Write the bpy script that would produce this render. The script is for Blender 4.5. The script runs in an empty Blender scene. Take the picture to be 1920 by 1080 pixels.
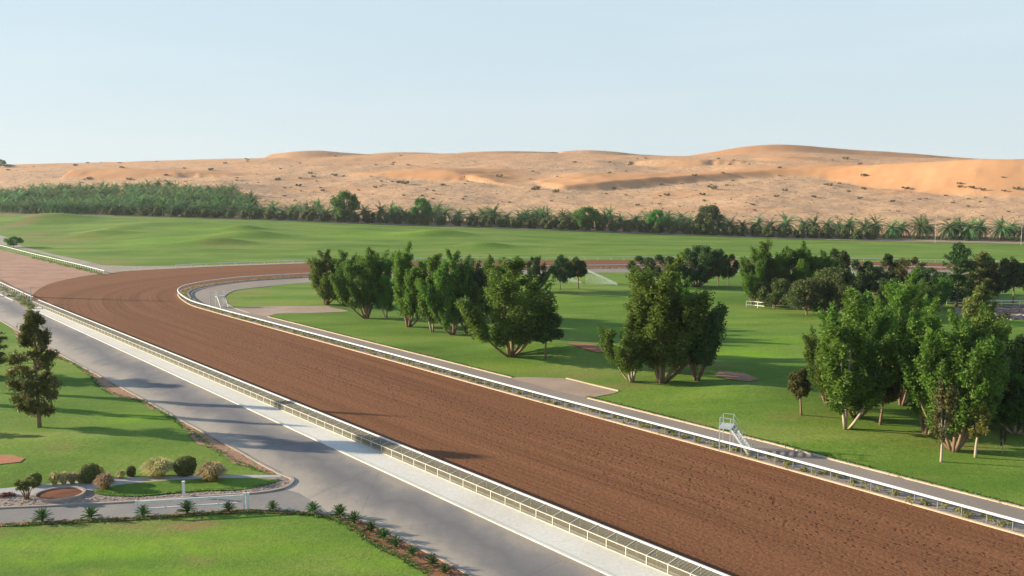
import bpy, math, random
import numpy as np
from mathutils import Vector, Matrix
from mathutils.geometry import delaunay_2d_cdt
R = math.radians
sc = bpy.context.scene
col = sc.collection
rnd = random.Random(7)

# ---------------------------------------------------------------- camera
CAMH = 28.0; F = 1600.0; HOR = 350.0
PITCH = math.atan((540 - HOR) / F)
cam = bpy.data.objects.new('camera', bpy.data.cameras.new('camera'))
col.objects.link(cam)
cam.location = (0, 0, CAMH)
cam.rotation_euler = (math.pi / 2 - PITCH, 0, 0)
cam.data.sensor_width = 36; cam.data.lens = F / 1920 * 36
cam.data.clip_start = 0.5; cam.data.clip_end = 6000
sc.camera = cam
# ---------------------------------------------------------------- light
SUN_AZ = 78.0; SUN_EL = 14.5          # degrees left of the view, above the horizon
sdir = Vector((-math.sin(R(SUN_AZ)) * math.cos(R(SUN_EL)), math.cos(R(SUN_AZ)) * math.cos(R(SUN_EL)), math.sin(R(SUN_EL))))
sl = bpy.data.lights.new('sun', 'SUN'); sl.energy = 5.0; sl.angle = R(0.6); sl.color = (1.0, 0.86, 0.66)
so = bpy.data.objects.new('sun', sl); col.objects.link(so)
so.rotation_euler = sdir.to_track_quat('Z', 'Y').to_euler(); so.location = (-80, 30, 90)
w = bpy.data.worlds.new('World'); sc.world = w; w.use_nodes = True
nt = w.node_tree; nt.nodes.clear()
sky = nt.nodes.new('ShaderNodeTexSky'); sky.sky_type = 'NISHITA'; sky.sun_disc = False
sky.sun_elevation = R(SUN_EL); sky.sun_rotation = R(-SUN_AZ)
sky.air_density = 1.0; sky.dust_density = 0.6; sky.ozone_density = 2.0; sky.altitude = 50
hsv = nt.nodes.new('ShaderNodeHueSaturation'); hsv.inputs['Saturation'].default_value = 0.75
bg = nt.nodes.new('ShaderNodeBackground'); bg.inputs[1].default_value = 0.13
wo = nt.nodes.new('ShaderNodeOutputWorld')
tcw = nt.nodes.new('ShaderNodeTexCoord'); sep = nt.nodes.new('ShaderNodeSeparateXYZ'); nt.links.new(tcw.outputs['Generated'], sep.inputs[0])
mpw = nt.nodes.new('ShaderNodeMapping'); mpw.inputs['Scale'].default_value = (2, 2, 14); mpw.inputs['Rotation'].default_value = (0, .06, 0); nt.links.new(tcw.outputs['Generated'], mpw.inputs[0])
nzw = nt.nodes.new('ShaderNodeTexNoise'); nzw.inputs['Scale'].default_value = 1.3; nzw.inputs['Detail'].default_value = 5; nt.links.new(mpw.outputs[0], nzw.inputs['Vector'])
mrw = nt.nodes.new('ShaderNodeMapRange'); mrw.inputs['From Min'].default_value = .45; mrw.inputs['From Max'].default_value = .75; mrw.inputs['To Min'].default_value = 0; mrw.inputs['To Max'].default_value = .16; nt.links.new(nzw.outputs['Fac'], mrw.inputs[0])
cldw = nt.nodes.new('ShaderNodeMix'); cldw.data_type = 'RGBA'; cldw.inputs[7].default_value = (.44, .46, .47, 1); nt.links.new(mrw.outputs[0], cldw.inputs[0])
rampw = nt.nodes.new('ShaderNodeValToRGB'); nt.links.new(sep.outputs['Z'], rampw.inputs[0])
rampw.color_ramp.elements[0].color = (.325, .372, .388, 1); rampw.color_ramp.elements[1].color = (.09, .15, .27, 1); rampw.color_ramp.elements[1].position = .9
ez = rampw.color_ramp.elements.new(.42); ez.color = (.17, .25, .36, 1)
em = rampw.color_ramp.elements.new(.22); em.color = (.288, .365, .412, 1)
scl = nt.nodes.new('ShaderNodeVectorMath'); scl.operation = 'SCALE'; scl.inputs['Scale'].default_value = 7.15; nt.links.new(rampw.outputs[0], cldw.inputs[6]); nt.links.new(cldw.outputs[2], scl.inputs[0])
mxw = nt.nodes.new('ShaderNodeMix'); mxw.data_type = 'RGBA'; mxw.inputs[0].default_value = .93
nt.links.new(sky.outputs[0], hsv.inputs['Color']); nt.links.new(hsv.outputs[0], mxw.inputs[6]); nt.links.new(scl.outputs[0], mxw.inputs[7]); nt.links.new(mxw.outputs[2], bg.inputs[0]); nt.links.new(bg.outputs[0], wo.inputs[0])
sc.view_settings.view_transform = 'Standard'; sc.view_settings.look = 'None'
sc.view_settings.exposure = 1.14; sc.view_settings.gamma = 1
sc.cycles.volume_bounces = 0
sc.cycles.max_bounces = 6
sc.cycles.transparent_max_bounces = 8

# ---------------------------------------------------------------- terrain height
PLpx = np.array([-400, 0, 200, 480, 720, 960, 1200, 1440, 1680, 1920, 2300.])
PLpy = np.array([400, 402, 404, 412, 421, 429, 438, 447, 453, 458, 466.])
PLD = np.interp(PLpx, [-400, 0, 480, 960, 1440, 1920, 2300], [640, 602, 560, 518, 483, 448, 430])
PLu = (PLpx - 960) / F
PLz = CAMH - (PLpy - HOR) * PLD / F
SKpx = np.array([-300, 0, 300, 500, 800, 1100, 1200, 1300, 1380, 1460, 1560, 1700, 1800, 1920, 2200.])
SKpy = np.array([312, 306, 299, 293, 289, 288, 293, 295, 290, 284, 290, 296, 302, 304, 306.])
SKu = (SKpx - 960) / F; SKD = 1330.0
SKz = CAMH + (HOR - SKpy) * SKD / F

_ug = np.linspace(-.95, .95, 761); _kw = np.hanning(61); _kw /= _kw.sum()
def _sm(u, v): return np.convolve(np.pad(np.interp(_ug, u, v), 30, mode='edge'), _kw, 'valid')
PLz = _sm(PLu, PLz); PLDs = _sm(PLu, PLD); SKz = _sm(SKu, SKz)
def vnoise(x, y, seed=0):
    xi = np.floor(x); yi = np.floor(y); fx = x - xi; fy = y - yi
    fx = fx * fx * (3 - 2 * fx); fy = fy * fy * (3 - 2 * fy)
    def h(a, b):
        s = np.sin(a * 127.1 + b * 311.7 + seed * 74.7) * 43758.5453
        return s - np.floor(s)
    return (h(xi, yi) * (1 - fx) + h(xi + 1, yi) * fx) * (1 - fy) + (h(xi, yi + 1) * (1 - fx) + h(xi + 1, yi + 1) * fx) * fy * 1.0 - 0.5

def smooth(t):
    t = np.clip(t, 0, 1); return t * t * (3 - 2 * t)

MOUNDS = []      # world x, y, sx, sy, h
RIDGES = []      # arrays of crest points with height above base
def base_h(x, y):
    x = np.asarray(x, float); y = np.asarray(y, float)
    yy = np.maximum(y, 60)
    u = x / yy
    pd = np.interp(u, _ug, PLDs); pz = np.interp(u, _ug, PLz)
    y0 = np.interp(u, [-.52, -.42, -.36], [430, 350, 335])
    z = pz * smooth((y - y0) / (pd - y0))
    t = y - pd
    sk = np.interp(u, _ug, SKz)
    rise = np.interp(t, [0, 40, 200, 460, 760, 1000, 1500], [0, .05, .19, .56, .96, 1.0, .7])
    z = np.where(t > 0, pz + (sk - pz) * rise, z)
    k = smooth(t / 50)
    n = vnoise(x / 90, y / 70, 1) * 5 + vnoise(x / 38, y / 30, 2) * 2.0 + vnoise(x / 15, y / 12, 3) * .9 + vnoise(x / 6, y / 6, 4) * .4
    z = z + k * n * smooth((1400 - y) / 500 + .35)
    return z
def seg_h(x, y, rd):
    P, A, nearslope, L = rd
    best = np.full(x.shape, 1e9); sg = np.zeros(x.shape); am = np.zeros(x.shape)
    for i in range(len(P) - 1):
        a = P[i]; b = P[i + 1]; d = b - a; L2 = d @ d
        t = ((x - a[0]) * d[0] + (y - a[1]) * d[1]) / L2
        tc = np.clip(t, 0, 1)
        qx = x - (a[0] + tc * d[0]); qy = y - (a[1] + tc * d[1])
        dist = np.hypot(qx, qy)
        s = np.sign(d[0] * (y - a[1]) - d[1] * (x - a[0]))
        m = dist < best
        best = np.where(m, dist, best); sg = np.where(m, s, sg); am = np.where(m, A[i] + (A[i + 1] - A[i]) * tc, am)
    far = am * np.exp(-(best / L) ** 2)
    q = np.clip(1 - best * nearslope / np.maximum(am, .01), 0, 1)
    near = am * (q * .85 + .15 * q * q)
    return np.where(sg > 0, far, near)
def H(x, y):
    x = np.atleast_1d(np.asarray(x, float)); y = np.atleast_1d(np.asarray(y, float))
    z = base_h(x, y)
    if RIDGES:
        r = np.zeros(x.shape)
        m = y > 440
        if m.any():
            rm = np.zeros(m.sum())
            for rd in RIDGES: rm = np.maximum(rm, seg_h(x[m], y[m], rd))
            r[m] = rm
        z = z + r
    for (mx, my, sx, sy, h) in MOUNDS:
        z = z + h * np.exp(-((x - mx) / sx) ** 2 - ((y - my) / sy) ** 2)
    return z
def h1(x, y): return float(H(x, y)[0])

fw = np.array([0, math.cos(PITCH), -math.sin(PITCH)]); up = np.array([0, math.sin(PITCH), math.cos(PITCH)])
DS = np.concatenate([np.linspace(20, 450, 700), np.linspace(451, 1500, 900)])
def W(px, py, flat=False):
    """pixel of the survey photograph -> point on the ground"""
    d = fw + up * ((540 - py) / F) + np.array([(px - 960) / F, 0, 0]); d = d / d[1]
    if flat:
        t = -CAMH / d[2]; return Vector((d[0] * t, t, 0))
    z = CAMH + d[2] * DS; g = H(d[0] * DS, DS)
    k = np.where(z < g)[0]
    if len(k) == 0: t = DS[-1]
    elif k[0] == 0: t = DS[0]
    else:
        i = k[0]; a = z[i - 1] - g[i - 1]; b = g[i] - z[i]; t = DS[i - 1] + (DS[i] - DS[i - 1]) * a / (a + b + 1e-9)
    x = d[0] * t
    return Vector((x, t, h1(x, t)))
def FW(px, py): return W(px, py, True)

def mound(px, py, sx, sy, h):
    p = W(px, py); MOUNDS.append((p.x, p.y, sx, sy, h))
_m = [(95, 413, 26, 14, 4.6), (225, 431, 14, 7, 2.4), (180, 443, 22, 8, 2.8), (470, 442, 17, 7, 2.7), (405, 457, 17, 6, 3.0), (330, 420, 30, 12, 1.4),
      (455, 430, 12, 7, 2.4), (820, 441, 20, 8, 3.0), (910, 464, 14, 6, 2.4), (640, 436, 30, 10, 1.2), (300, 470, 26, 7, 1.0), (700, 462, 30, 10, .9),
      (1300, 470, 40, 12, .7), (1000, 655, 9, 6, 1.3), (1125, 668, 12, 6, 1.3), (1060, 555, 24, 14, 1.6), (1180, 575, 18, 12, 1.0), (1000, 600, 20, 9, .8),
      (1420, 742, 10, 5, 1.3), (1330, 690, 12, 5, .7), (1440, 640, 22, 12, .9), (1480, 600, 22, 10, .9), (1600, 690, 16, 8, .8), (700, 560, 20, 10, .8),
      (1380, 560, 20, 12, .9), (1750, 620, 26, 10, .8),
      (110, 835, 9, 4, .45), (260, 830, 7, 4, .35), (60, 760, 10, 5, .35), (330, 860, 7, 3, .3), (20, 880, 6, 3, .4),
      (1480, 772, 9, 3.5, .4), (1620, 830, 10, 3.5, .3)]
for m in _m: mound(*m)
def ridge(pts, near=.5, L=110, amin=0):
    P = []; A = []
    q = np.array(pts, float); t = np.arange(len(q)); tt = np.linspace(0, len(q) - 1, (len(q) - 1) * 4 + 1)
    q = np.stack([np.convolve(np.pad(np.interp(tt, t, q[:, k]), 3, mode='reflect', reflect_type='odd'), np.array([1, 2, 3, 4, 3, 2, 1]) / 16, 'valid') for k in range(3)], 1)
    for (px, py, D) in q:
        x = (px - 960) / F * D; z = CAMH - (py - HOR) * D / F
        P.append(np.array([x, D])); A.append(max(z - float(base_h(x, D)), amin))
    A[0] = 0
    return (P, A, near, L)
_r = [ridge([(1040, 350, 800), (1110, 343, 812), (1200, 334, 835), (1320, 328, 862), (1440, 319, 885), (1560, 313, 870), (1640, 309, 840), (1740, 304, 810), (1830, 298, 785), (1920, 302, 765), (2100, 300, 740)], .44, 75),
      ridge([(1280, 294, 1290), (1330, 287, 1290), (1390, 275, 1290), (1460, 271, 1290), (1520, 276, 1290), (1600, 283, 1300), (1700, 288, 1300), (1790, 297, 1310), (1860, 300, 1310)], .3, 120),
      ridge([(640, 330, 960), (740, 322, 940), (800, 319, 930), (850, 320, 915), (864, 328, 905)], .5, 60),
      ridge([(1330, 308, 1120), (1400, 301, 1100), (1450, 295, 1090), (1520, 301, 1070), (1590, 309, 1050)], .4, 70),
      ridge([(1440, 318, 900), (1560, 309, 890), (1620, 310, 880), (1675, 315, 870)], .4, 60),
      ridge([(120, 322, 1000), (200, 316, 990), (270, 318, 975), (340, 323, 960)], .4, 60),
      ridge([(500, 292, 1320), (545, 286, 1300), (590, 283, 1300), (640, 287, 1300), (690, 290, 1310)], .35, 60),
      ridge([(690, 290, 1320), (740, 286, 1310), (800, 287, 1310), (830, 289, 1310)], .35, 60),
      ridge([(850, 288, 1320), (900, 285, 1310), (960, 284, 1310), (1030, 286, 1320)], .35, 60),
      ridge([(1040, 286, 1320), (1090, 282, 1310), (1140, 284, 1310), (1200, 291, 1320)], .35, 60),
      ridge([(1850, 302, 1320), (1910, 298, 1310), (1990, 300, 1310)], .35, 60),
      ridge([(1170, 306, 1120), (1230, 299, 1100), (1310, 300, 1080)], .4, 50),
      ridge([(395, 345, 800), (300, 340, 830), (200, 342, 860)][::-1], .2, 50)]
for r in _r: RIDGES.append(r)

# ---------------------------------------------------------------- mesh helpers
def tag(o, label=None, cat=None, group=None, kind=None):
    if label: o['label'] = label
    if cat: o['category'] = cat
    if group: o['group'] = group
    if kind: o['kind'] = kind
    return o
def empty(name, loc, rz=0):
    o = bpy.data.objects.new(name, None); col.objects.link(o); o.location = loc; o.rotation_euler = (0, 0, rz)
    o.empty_display_size = .3
    return o
def mesh_np(name, V, Fc, mat, smoothf=False):
    V = np.asarray(V, np.float32).reshape(-1, 3)
    me = bpy.data.meshes.new(name)
    if isinstance(Fc, np.ndarray):
        n, k = Fc.shape
        me.vertices.add(len(V)); me.vertices.foreach_set('co', V.ravel())
        me.loops.add(n * k); me.loops.foreach_set('vertex_index', Fc.astype(np.int32).ravel())
        me.polygons.add(n); me.polygons.foreach_set('loop_start', np.arange(0, n * k, k, dtype=np.int32))
        me.update(calc_edges=True)
    else:
        me.from_pydata([tuple(v) for v in V], [], Fc)
    me.materials.append(mat)
    if smoothf: me.polygons.foreach_set('use_smooth', [True] * len(me.polygons))
    me.validate()
    return me
def link(name, me, parent=None, loc=(0, 0, 0)):
    o = bpy.data.objects.new(name, me); col.objects.link(o); o.location = loc
    if parent: o.parent = parent
    return o
class MB:
    def __init__(s): s.v = []; s.f = []
    def add(s, V, Fc):
        b = len(s.v); s.v += [tuple(p) for p in V]; s.f += [tuple(i + b for i in f) for f in Fc]
    def box(s, c, d, rz=0, M=None):
        hx, hy, hz = d[0] / 2, d[1] / 2, d[2] / 2
        V = [Vector((x * hx, y * hy, z * hz)) for z in (-1, 1) for y in (-1, 1) for x in (-1, 1)]
        m = M if M is not None else Matrix.Rotation(rz, 3, 'Z')
        V = [m @ v + Vector(c) for v in V]
        s.add(V, [(0, 2, 3, 1), (4, 5, 7, 6), (0, 1, 5, 4), (2, 6, 7, 3), (0, 4, 6, 2), (1, 3, 7, 5)])
    def bar(s, a, b, w, h=None):
        a = Vector(a); b = Vector(b); d = b - a; L = d.length
        q = d.to_track_quat('X', 'Z').to_matrix()
        s.box((a + b) / 2, (L, w, h or w), M=q)
    def tube(s, pts, rads, n=7, cap=True):
        pts = [Vector(p) for p in pts]; V = []
        for i, p in enumerate(pts):
            d = (pts[min(i + 1, len(pts) - 1)] - pts[max(i - 1, 0)])
            d = d.normalized() if d.length > 1e-6 else Vector((0, 0, 1))
            a = d.orthogonal().normalized() if abs(d.z) < .9 else (Vector((1, 0, 0)) - d * d.x).normalized()
            b = d.cross(a)
            r = rads[i] if hasattr(rads, '__len__') else rads
            for k in range(n):
                t = 2 * math.pi * k / n; V.append(p + (a * math.cos(t) + b * math.sin(t)) * r)
        Fc = [(i * n + k, i * n + (k + 1) % n, (i + 1) * n + (k + 1) % n, (i + 1) * n + k) for i in range(len(pts) - 1) for k in range(n)]
        if cap: Fc += [tuple(range(n))[::-1], tuple(range((len(pts) - 1) * n, len(pts) * n))]
        s.add(V, Fc)
    def sweep(s, pts, prof, closed=True):
        """profile (offset to the left, height) swept along a ground line"""
        n = len(prof); V = []
        for i, p in enumerate(pts):
            a = pts[max(i - 1, 0)]; b = pts[min(i + 1, len(pts) - 1)]
            d = Vector((b[0] - a[0], b[1] - a[1], 0)).normalized(); l = Vector((-d.y, d.x, 0))
            for (o, z) in prof: V.append(Vector(p) + l * o + Vector((0, 0, z)))
        Fc = []
        for i in range(len(pts) - 1):
            for k in range(n if closed else n - 1):
                k2 = (k + 1) % n; Fc.append((i * n + k, i * n + k2, (i + 1) * n + k2, (i + 1) * n + k))
        if closed: Fc += [tuple(range(n))[::-1], tuple(range((len(pts) - 1) * n, len(pts) * n))]
        s.add(V, Fc)
    def mesh(s, name, mat, sm=False):
        me = bpy.data.meshes.new(name); me.from_pydata(s.v, [], s.f); me.materials.append(mat)
        if sm: me.polygons.foreach_set('use_smooth', [True] * len(me.polygons))
        me.update(); return me
    def build(s, name, mat, parent=None, sm=False): return link(name, s.mesh(name, mat, sm), parent)
def copy_tree(o, loc, rz, scale, label=None, group=None, cat=None):
    c = o.copy(); col.objects.link(c); c.location = loc; c.rotation_euler = (0, 0, rz); c.scale = scale
    if label: c['label'] = label
    if group: c['group'] = group
    if cat: c['category'] = cat
    for ch in o.children:
        d = ch.copy(); col.objects.link(d); d.parent = c
    return c
def rect_prof(wd, h, z0=0): return [(-wd / 2, z0), (wd / 2, z0), (wd / 2, z0 + h), (-wd / 2, z0 + h)]
def cr(pts, n=8):
    """Catmull-Rom through points"""
    out = []
    P = [Vector(p) for p in pts]; P = [P[0] * 2 - P[1]] + P + [P[-1] * 2 - P[-2]]
    for i in range(1, len(P) - 2):
        for k in range(n):
            t = k / n; a, b, c, d = P[i - 1:i + 3]
            out.append(.5 * ((2 * b) + (c - a) * t + (2 * a - 5 * b + 4 * c - d) * t * t + (3 * b - a - 3 * c + d) * t ** 3))
    out.append(P[-2]); return out
def dens(pts, step):
    out = []
    for a, b in zip(pts[:-1], pts[1:]):
        n = max(1, int((b - a).length / step))
        for k in range(n): out.append(a + (b - a) * (k / n))
    out.append(pts[-1]); return out
def drape(name, poly, mat, off=.02, step=6, rough=0):
    """closed ground outline -> sheet lying on the terrain"""
    P = [Vector((p[0], p[1])) for p in poly]
    if (P[0] - P[-1]).length < 1e-3: P = P[:-1]
    B = []
    for i in range(len(P)):
        a = P[i]; b = P[(i + 1) % len(P)]; n = max(1, int((b - a).length / step))
        for k in range(n): B.append(a + (b - a) * (k / n))
    if rough:
        q = []
        for i, p in enumerate(B): q.append(p + Vector((rnd.uniform(-rough, rough), rnd.uniform(-rough, rough))))
        B = q
    bx = np.array([p.x for p in B]); by = np.array([p.y for p in B])
    gx, gy = np.meshgrid(np.arange(bx.min() + step / 2, bx.max(), step), np.arange(by.min() + step / 2, by.max(), step))
    gx = gx.ravel(); gy = gy.ravel(); ins = np.zeros(len(gx), bool)
    j = len(B) - 1
    for i in range(len(B)):
        c = ((by[i] > gy) != (by[j] > gy))
        with np.errstate(divide='ignore', invalid='ignore'):
            xx = (bx[j] - bx[i]) * (gy - by[i]) / (by[j] - by[i] + 1e-12) + bx[i]
        ins ^= c & (gx < xx); j = i
    G = [Vector((a, b)) for a, b in zip(gx[ins], gy[ins])]
    vs, es, fs, *_ = delaunay_2d_cdt(B + G, [], [list(range(len(B)))], 1, 1e-4)
    x = np.array([v.x for v in vs]); y = np.array([v.y for v in vs]); z = H(x, y) + off
    me = bpy.data.meshes.new(name); me.from_pydata(list(zip(x, y, z)), [], fs); me.materials.append(mat)
    me.polygons.foreach_set('use_smooth', [True] * len(me.polygons)); me.update()
    if len(me.polygons) and me.polygons[0].normal.z < 0: me.flip_normals()
    o = link(name, me); tag(o, kind='structure'); return o
def wp(l, flat=True): return [W(a, b, flat) for a, b in l]

# ---------------------------------------------------------------- materials
class NT:
    def __init__(s, name):
        s.m = bpy.data.materials.new(name); s.m.use_nodes = True; s.t = s.m.node_tree; s.t.nodes.clear()
        s.out = s.n('ShaderNodeOutputMaterial'); s.p = s.n('ShaderNodeBsdfPrincipled'); s.l(s.p.outputs[0], s.out.inputs[0])
        s.tc = s.n('ShaderNodeTexCoord')
    def n(s, t, **k):
        q = s.t.nodes.new(t)
        for a, b in k.items(): setattr(q, a, b)
        return q
    def l(s, a, b): s.t.links.new(a, b)
    def vec(s, scale=(1, 1, 1), rot=0, src='Object'):
        mp = s.n('ShaderNodeMapping'); mp.inputs['Scale'].default_value = scale; mp.inputs['Rotation'].default_value = (0, 0, rot)
        s.l(s.tc.outputs[src], mp.inputs['Vector']); return mp.outputs[0]
    def noise(s, vec, scale, detail=3, rough=.55):
        q = s.n('ShaderNodeTexNoise'); q.inputs['Scale'].default_value = scale; q.inputs['Detail'].default_value = detail; q.inputs['Roughness'].default_value = rough
        s.l(vec, q.inputs['Vector']); return q.outputs['Fac']
    def vor(s, vec, scale, out='Distance'):
        q = s.n('ShaderNodeTexVoronoi'); q.inputs['Scale'].default_value = scale; s.l(vec, q.inputs['Vector']); return q.outputs[out]
    def ramp(s, fac, stops):
        q = s.n('ShaderNodeValToRGB'); e = q.color_ramp.elements
        while len(e) > 1: e.remove(e[-1])
        e[0].position = stops[0][0]; e[0].color = (*c3(stops[0][1]), 1)
        for p, c in stops[1:]:
            x = e.new(p); x.color = (*c3(c), 1)
        s.l(fac, q.inputs[0]); return q.outputs[0]
    def mix(s, fac, a, b, mode='MIX'):
        q = s.n('ShaderNodeMix', data_type='RGBA', blend_type=mode)
        for v, i in ((fac, 0), (a, 6), (b, 7)):
            if hasattr(v, 'links'): s.l(v, q.inputs[i])
            elif i == 0: q.inputs[0].default_value = v
            else: q.inputs[i].default_value = (*c3(v), 1)
        return q.outputs[2]
    def math(s, op, a, b=0, c=None):
        q = s.n('ShaderNodeMath', operation=op)
        for i, v in enumerate([a, b] + ([c] if c is not None else [])):
            if hasattr(v, 'links'): s.l(v, q.inputs[i])
            else: q.inputs[i].default_value = v
        return q.outputs[0]
    def attr(s, name): q = s.n('ShaderNodeAttribute', attribute_name=name); return q.outputs['Fac']
    def bump(s, h, dist, strength=1):
        q = s.n('ShaderNodeBump'); q.inputs['Distance'].default_value = dist; q.inputs['Strength'].default_value = strength
        s.l(h, q.inputs['Height']); s.l(q.outputs[0], s.p.inputs['Normal'])
    def col(s, c, rough=.9, spec=.2):
        if hasattr(c, 'links'): s.l(c, s.p.inputs['Base Color'])
        else: s.p.inputs['Base Color'].default_value = (*c3(c), 1)
        s.p.inputs['Roughness'].default_value = rough; s.p.inputs['Specular IOR Level'].default_value = spec
        return s.m
def c3(c): return (c, c, c) if isinstance(c, (int, float)) else tuple(c)

def m_grass():
    g = NT('grass'); v = g.vec()
    n1 = g.noise(g.vec((.022, .06, .02)), 1, 6, .68); n2 = g.noise(v, .35, 5, .7); n3 = g.noise(v, 2.6, 4, .75)
    c = g.ramp(n1, [(.3, (.075, .15, .018)), (.42, (.115, .21, .026)), (.52, (.165, .265, .036)), (.62, (.25, .30, .06))])
    c = g.mix(g.math('MULTIPLY', g.ramp(n2, [(.35, 0.), (.7, 1.)]), .35), c, (.17, .24, .035))
    c = g.mix(g.ramp(n3, [(.3, .55), (.62, 0.)]), c, (.04, .095, .012))
    c = g.mix(g.attr('wear'), c, g.ramp(n3, [(.35, (.24, .15, .07)), (.65, (.32, .2, .1))]))
    c = g.mix(g.attr('lush'), c, g.ramp(n2, [(.3, (.12, .3, .01)), (.7, (.27, .43, .015))]))
    g.bump(g.math('ADD', g.noise(v, 5, 3, .7), g.noise(v, .8, 2)), .05, .9)
    return g.col(c, .95, .1)
def m_dirt():
    g = NT('track_dirt'); v = g.vec()
    ac = g.attr('across'); al = g.attr('along')
    cx = g.n('ShaderNodeCombineXYZ'); g.l(ac, cx.inputs[0]); g.l(al, cx.inputs[1])
    def st(sx, sy, sca, det=3):
        mp = g.n('ShaderNodeMapping'); mp.inputs['Scale'].default_value = (sx, sy, 1); g.l(cx.outputs[0], mp.inputs[0]); return g.noise(mp.outputs[0], sca, det, .6)
    lines = st(4.5, .02, 1, 5); broad = st(.28, .006, 1, 3); fine = g.noise(v, 3.0, 4, .75); mid = g.noise(v, .5, 4, .7)
    hoof = g.vor(v, 1.6)
    band = g.ramp(g.math('ADD', g.math('MULTIPLY', ac, .04), g.math('MULTIPLY', g.math('SUBTRACT', mid, .5), .5)), [(.0, .25), (.12, 0.35), (.3, 1.), (.5, .8), (.68, .25), (.95, .12)])
    c = g.mix(g.ramp(lines, [(.32, 0.), (.66, 1.)]), (.13, .055, .025), (.285, .127, .056))
    c = g.mix(g.ramp(broad, [(.4, 0.), (.62, .6)]), c, (.31, .138, .063))
    c = g.mix(g.ramp(fine, [(.35, .6), (.6, 0.)]), c, (.10, .04, .02))
    hd = g.math('MULTIPLY', g.ramp(g.math('ADD', hoof, g.math('MULTIPLY', fine, .35)), [(.30, 1.), (.50, 0.)]), band)
    c = g.mix(g.math('MULTIPLY', hd, .75), c, (.07, .028, .017))
    lp = g.math('MULTIPLY', g.math('SINE', g.math('MULTIPLY', ac, 6.0)), .035)
    hh = g.math('SUBTRACT', g.math('ADD', g.math('ADD', g.math('MULTIPLY', fine, .7), g.math('MULTIPLY', lines, .35)), lp), g.math('MULTIPLY', hd, .9))
    g.bump(hh, .14, .8)
    return g.col(c, .95, .1)
def m_simple(name, a, b, sc1=.3, sc2=4, bump=.02, rough=.9, spec=.2, stretch=(1, 1, 1), rot=0, speck=None):
    g = NT(name); v = g.vec(); vs = g.vec(stretch, rot)
    c = g.mix(g.ramp(g.noise(vs, sc1, 5, .65), [(.3, 0.), (.7, 1.)]), a, b)
    f = g.noise(v, sc2, 4, .75)
    c = g.mix(g.ramp(f, [(.3, .35), (.65, 0.)]), c, tuple(x * .55 for x in c3(a)))
    if speck: c = g.mix(g.ramp(g.vor(v, speck[0]), [(.12, 1.), (.3, 0.)]), c, speck[1])
    if bump: g.bump(f, bump, .8)
    return g.col(c, rough, spec)
def m_leaf(name, a, b, c2=None, trans=.35, rs=.12, sc=.45):
    g = NT(name); oi = g.n('ShaderNodeObjectInfo')
    v = g.vec(); f = g.noise(v, sc, 3, .6)
    lf = g.attr('leafv')
    c = g.mix(g.ramp(f, [(.35, 0.), (.65, 1.)]), a, b)
    c = g.mix(g.math('MULTIPLY', lf, .6), c, c2 or tuple(min(1, x * 1.7) for x in b))
    h = g.n('ShaderNodeHueSaturation'); g.l(c, h.inputs['Color'])
    g.l(g.math('MULTIPLY_ADD', oi.outputs['Random'], .05, .475), h.inputs['Hue'])
    g.l(g.math('MULTIPLY_ADD', oi.outputs['Random'], rs * 4, 1 - rs * 2), h.inputs['Value'])
    g.l(h.outputs[0], g.p.inputs['Base Color'])
    g.p.inputs['Roughness'].default_value = .6; g.p.inputs['Specular IOR Level'].default_value = .25
    tr = g.n('ShaderNodeBsdfTranslucent'); g.l(h.outputs[0], tr.inputs[0])
    mx = g.n('ShaderNodeMixShader'); mx.inputs[0].default_value = trans
    g.l(g.p.outputs[0], mx.inputs[1]); g.l(tr.outputs[0], mx.inputs[2]); g.l(mx.outputs[0], g.out.inputs[0])
    return g.m
ROADROT = math.atan2(1372, 1600)
M = {}
M['grass'] = m_grass(); M['dirt'] = m_dirt()
g = NT('sand'); v = g.vec()
vg = g.attr('veg'); big = g.noise(g.vec((.012, .02, .01)), 1, 4, .6); fn = g.noise(v, .35, 5, .75); dots = g.noise(v, .16, 5, .8)
c = g.mix(g.ramp(big, [(.35, 0.), (.65, 1.)]), (.52, .26, .115), (.60, .32, .15))
pale = g.mix(g.ramp(fn, [(.35, 0.), (.65, 1.)]), (.52, .305, .165), (.70, .45, .25))
c = g.mix(vg, c, pale)
c = g.mix(g.math('MULTIPLY', g.ramp(dots, [(.50, 0.), (.66, .8)]), vg), c, (.25, .15, .085))
c = g.mix(g.math('MULTIPLY', g.ramp(g.noise(v, .5, 3, .8), [(.62, 0.), (.7, .6)]), vg), c, (.15, .11, .06))
rip = g.n('ShaderNodeTexWave'); rip.inputs['Scale'].default_value = .12; rip.inputs['Distortion'].default_value = 6; g.l(g.vec((1, .4, 1), .5), rip.inputs[0])
g.bump(g.math('ADD', g.math('MULTIPLY', g.math('MULTIPLY', fn, vg), 1.2), g.math('MULTIPLY', rip.outputs['Fac'], .03)), .55, .7)
M['sand'] = g.col(c, .95, .05)
g = NT('asphalt'); v = g.vec(); ac = g.attr('acr')
w1 = g.noise(g.vec((.10, .03, 1), ROADROT), 1, 5, .65); w2 = g.noise(v, .25, 5, .7); w3 = g.noise(v, 6, 4, .75)
t = g.math('ADD', g.math('MULTIPLY', ac, .1), g.math('MULTIPLY', g.math('SUBTRACT', w1, .5), .75))
t = g.math('ADD', t, g.math('MULTIPLY', g.math('SUBTRACT', w2, .5), .35))
c = g.ramp(t, [(.0, (.36, .30, .23)), (.12, (.25, .225, .2)), (.32, (.165, .155, .15)), (.48, (.22, .2, .18)), (.64, (.37, .315, .25)), (.9, (.47, .40, .31))])
c = g.mix(g.ramp(w3, [(.3, .3), (.65, 0.)]), c, (.12, .11, .10))
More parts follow.
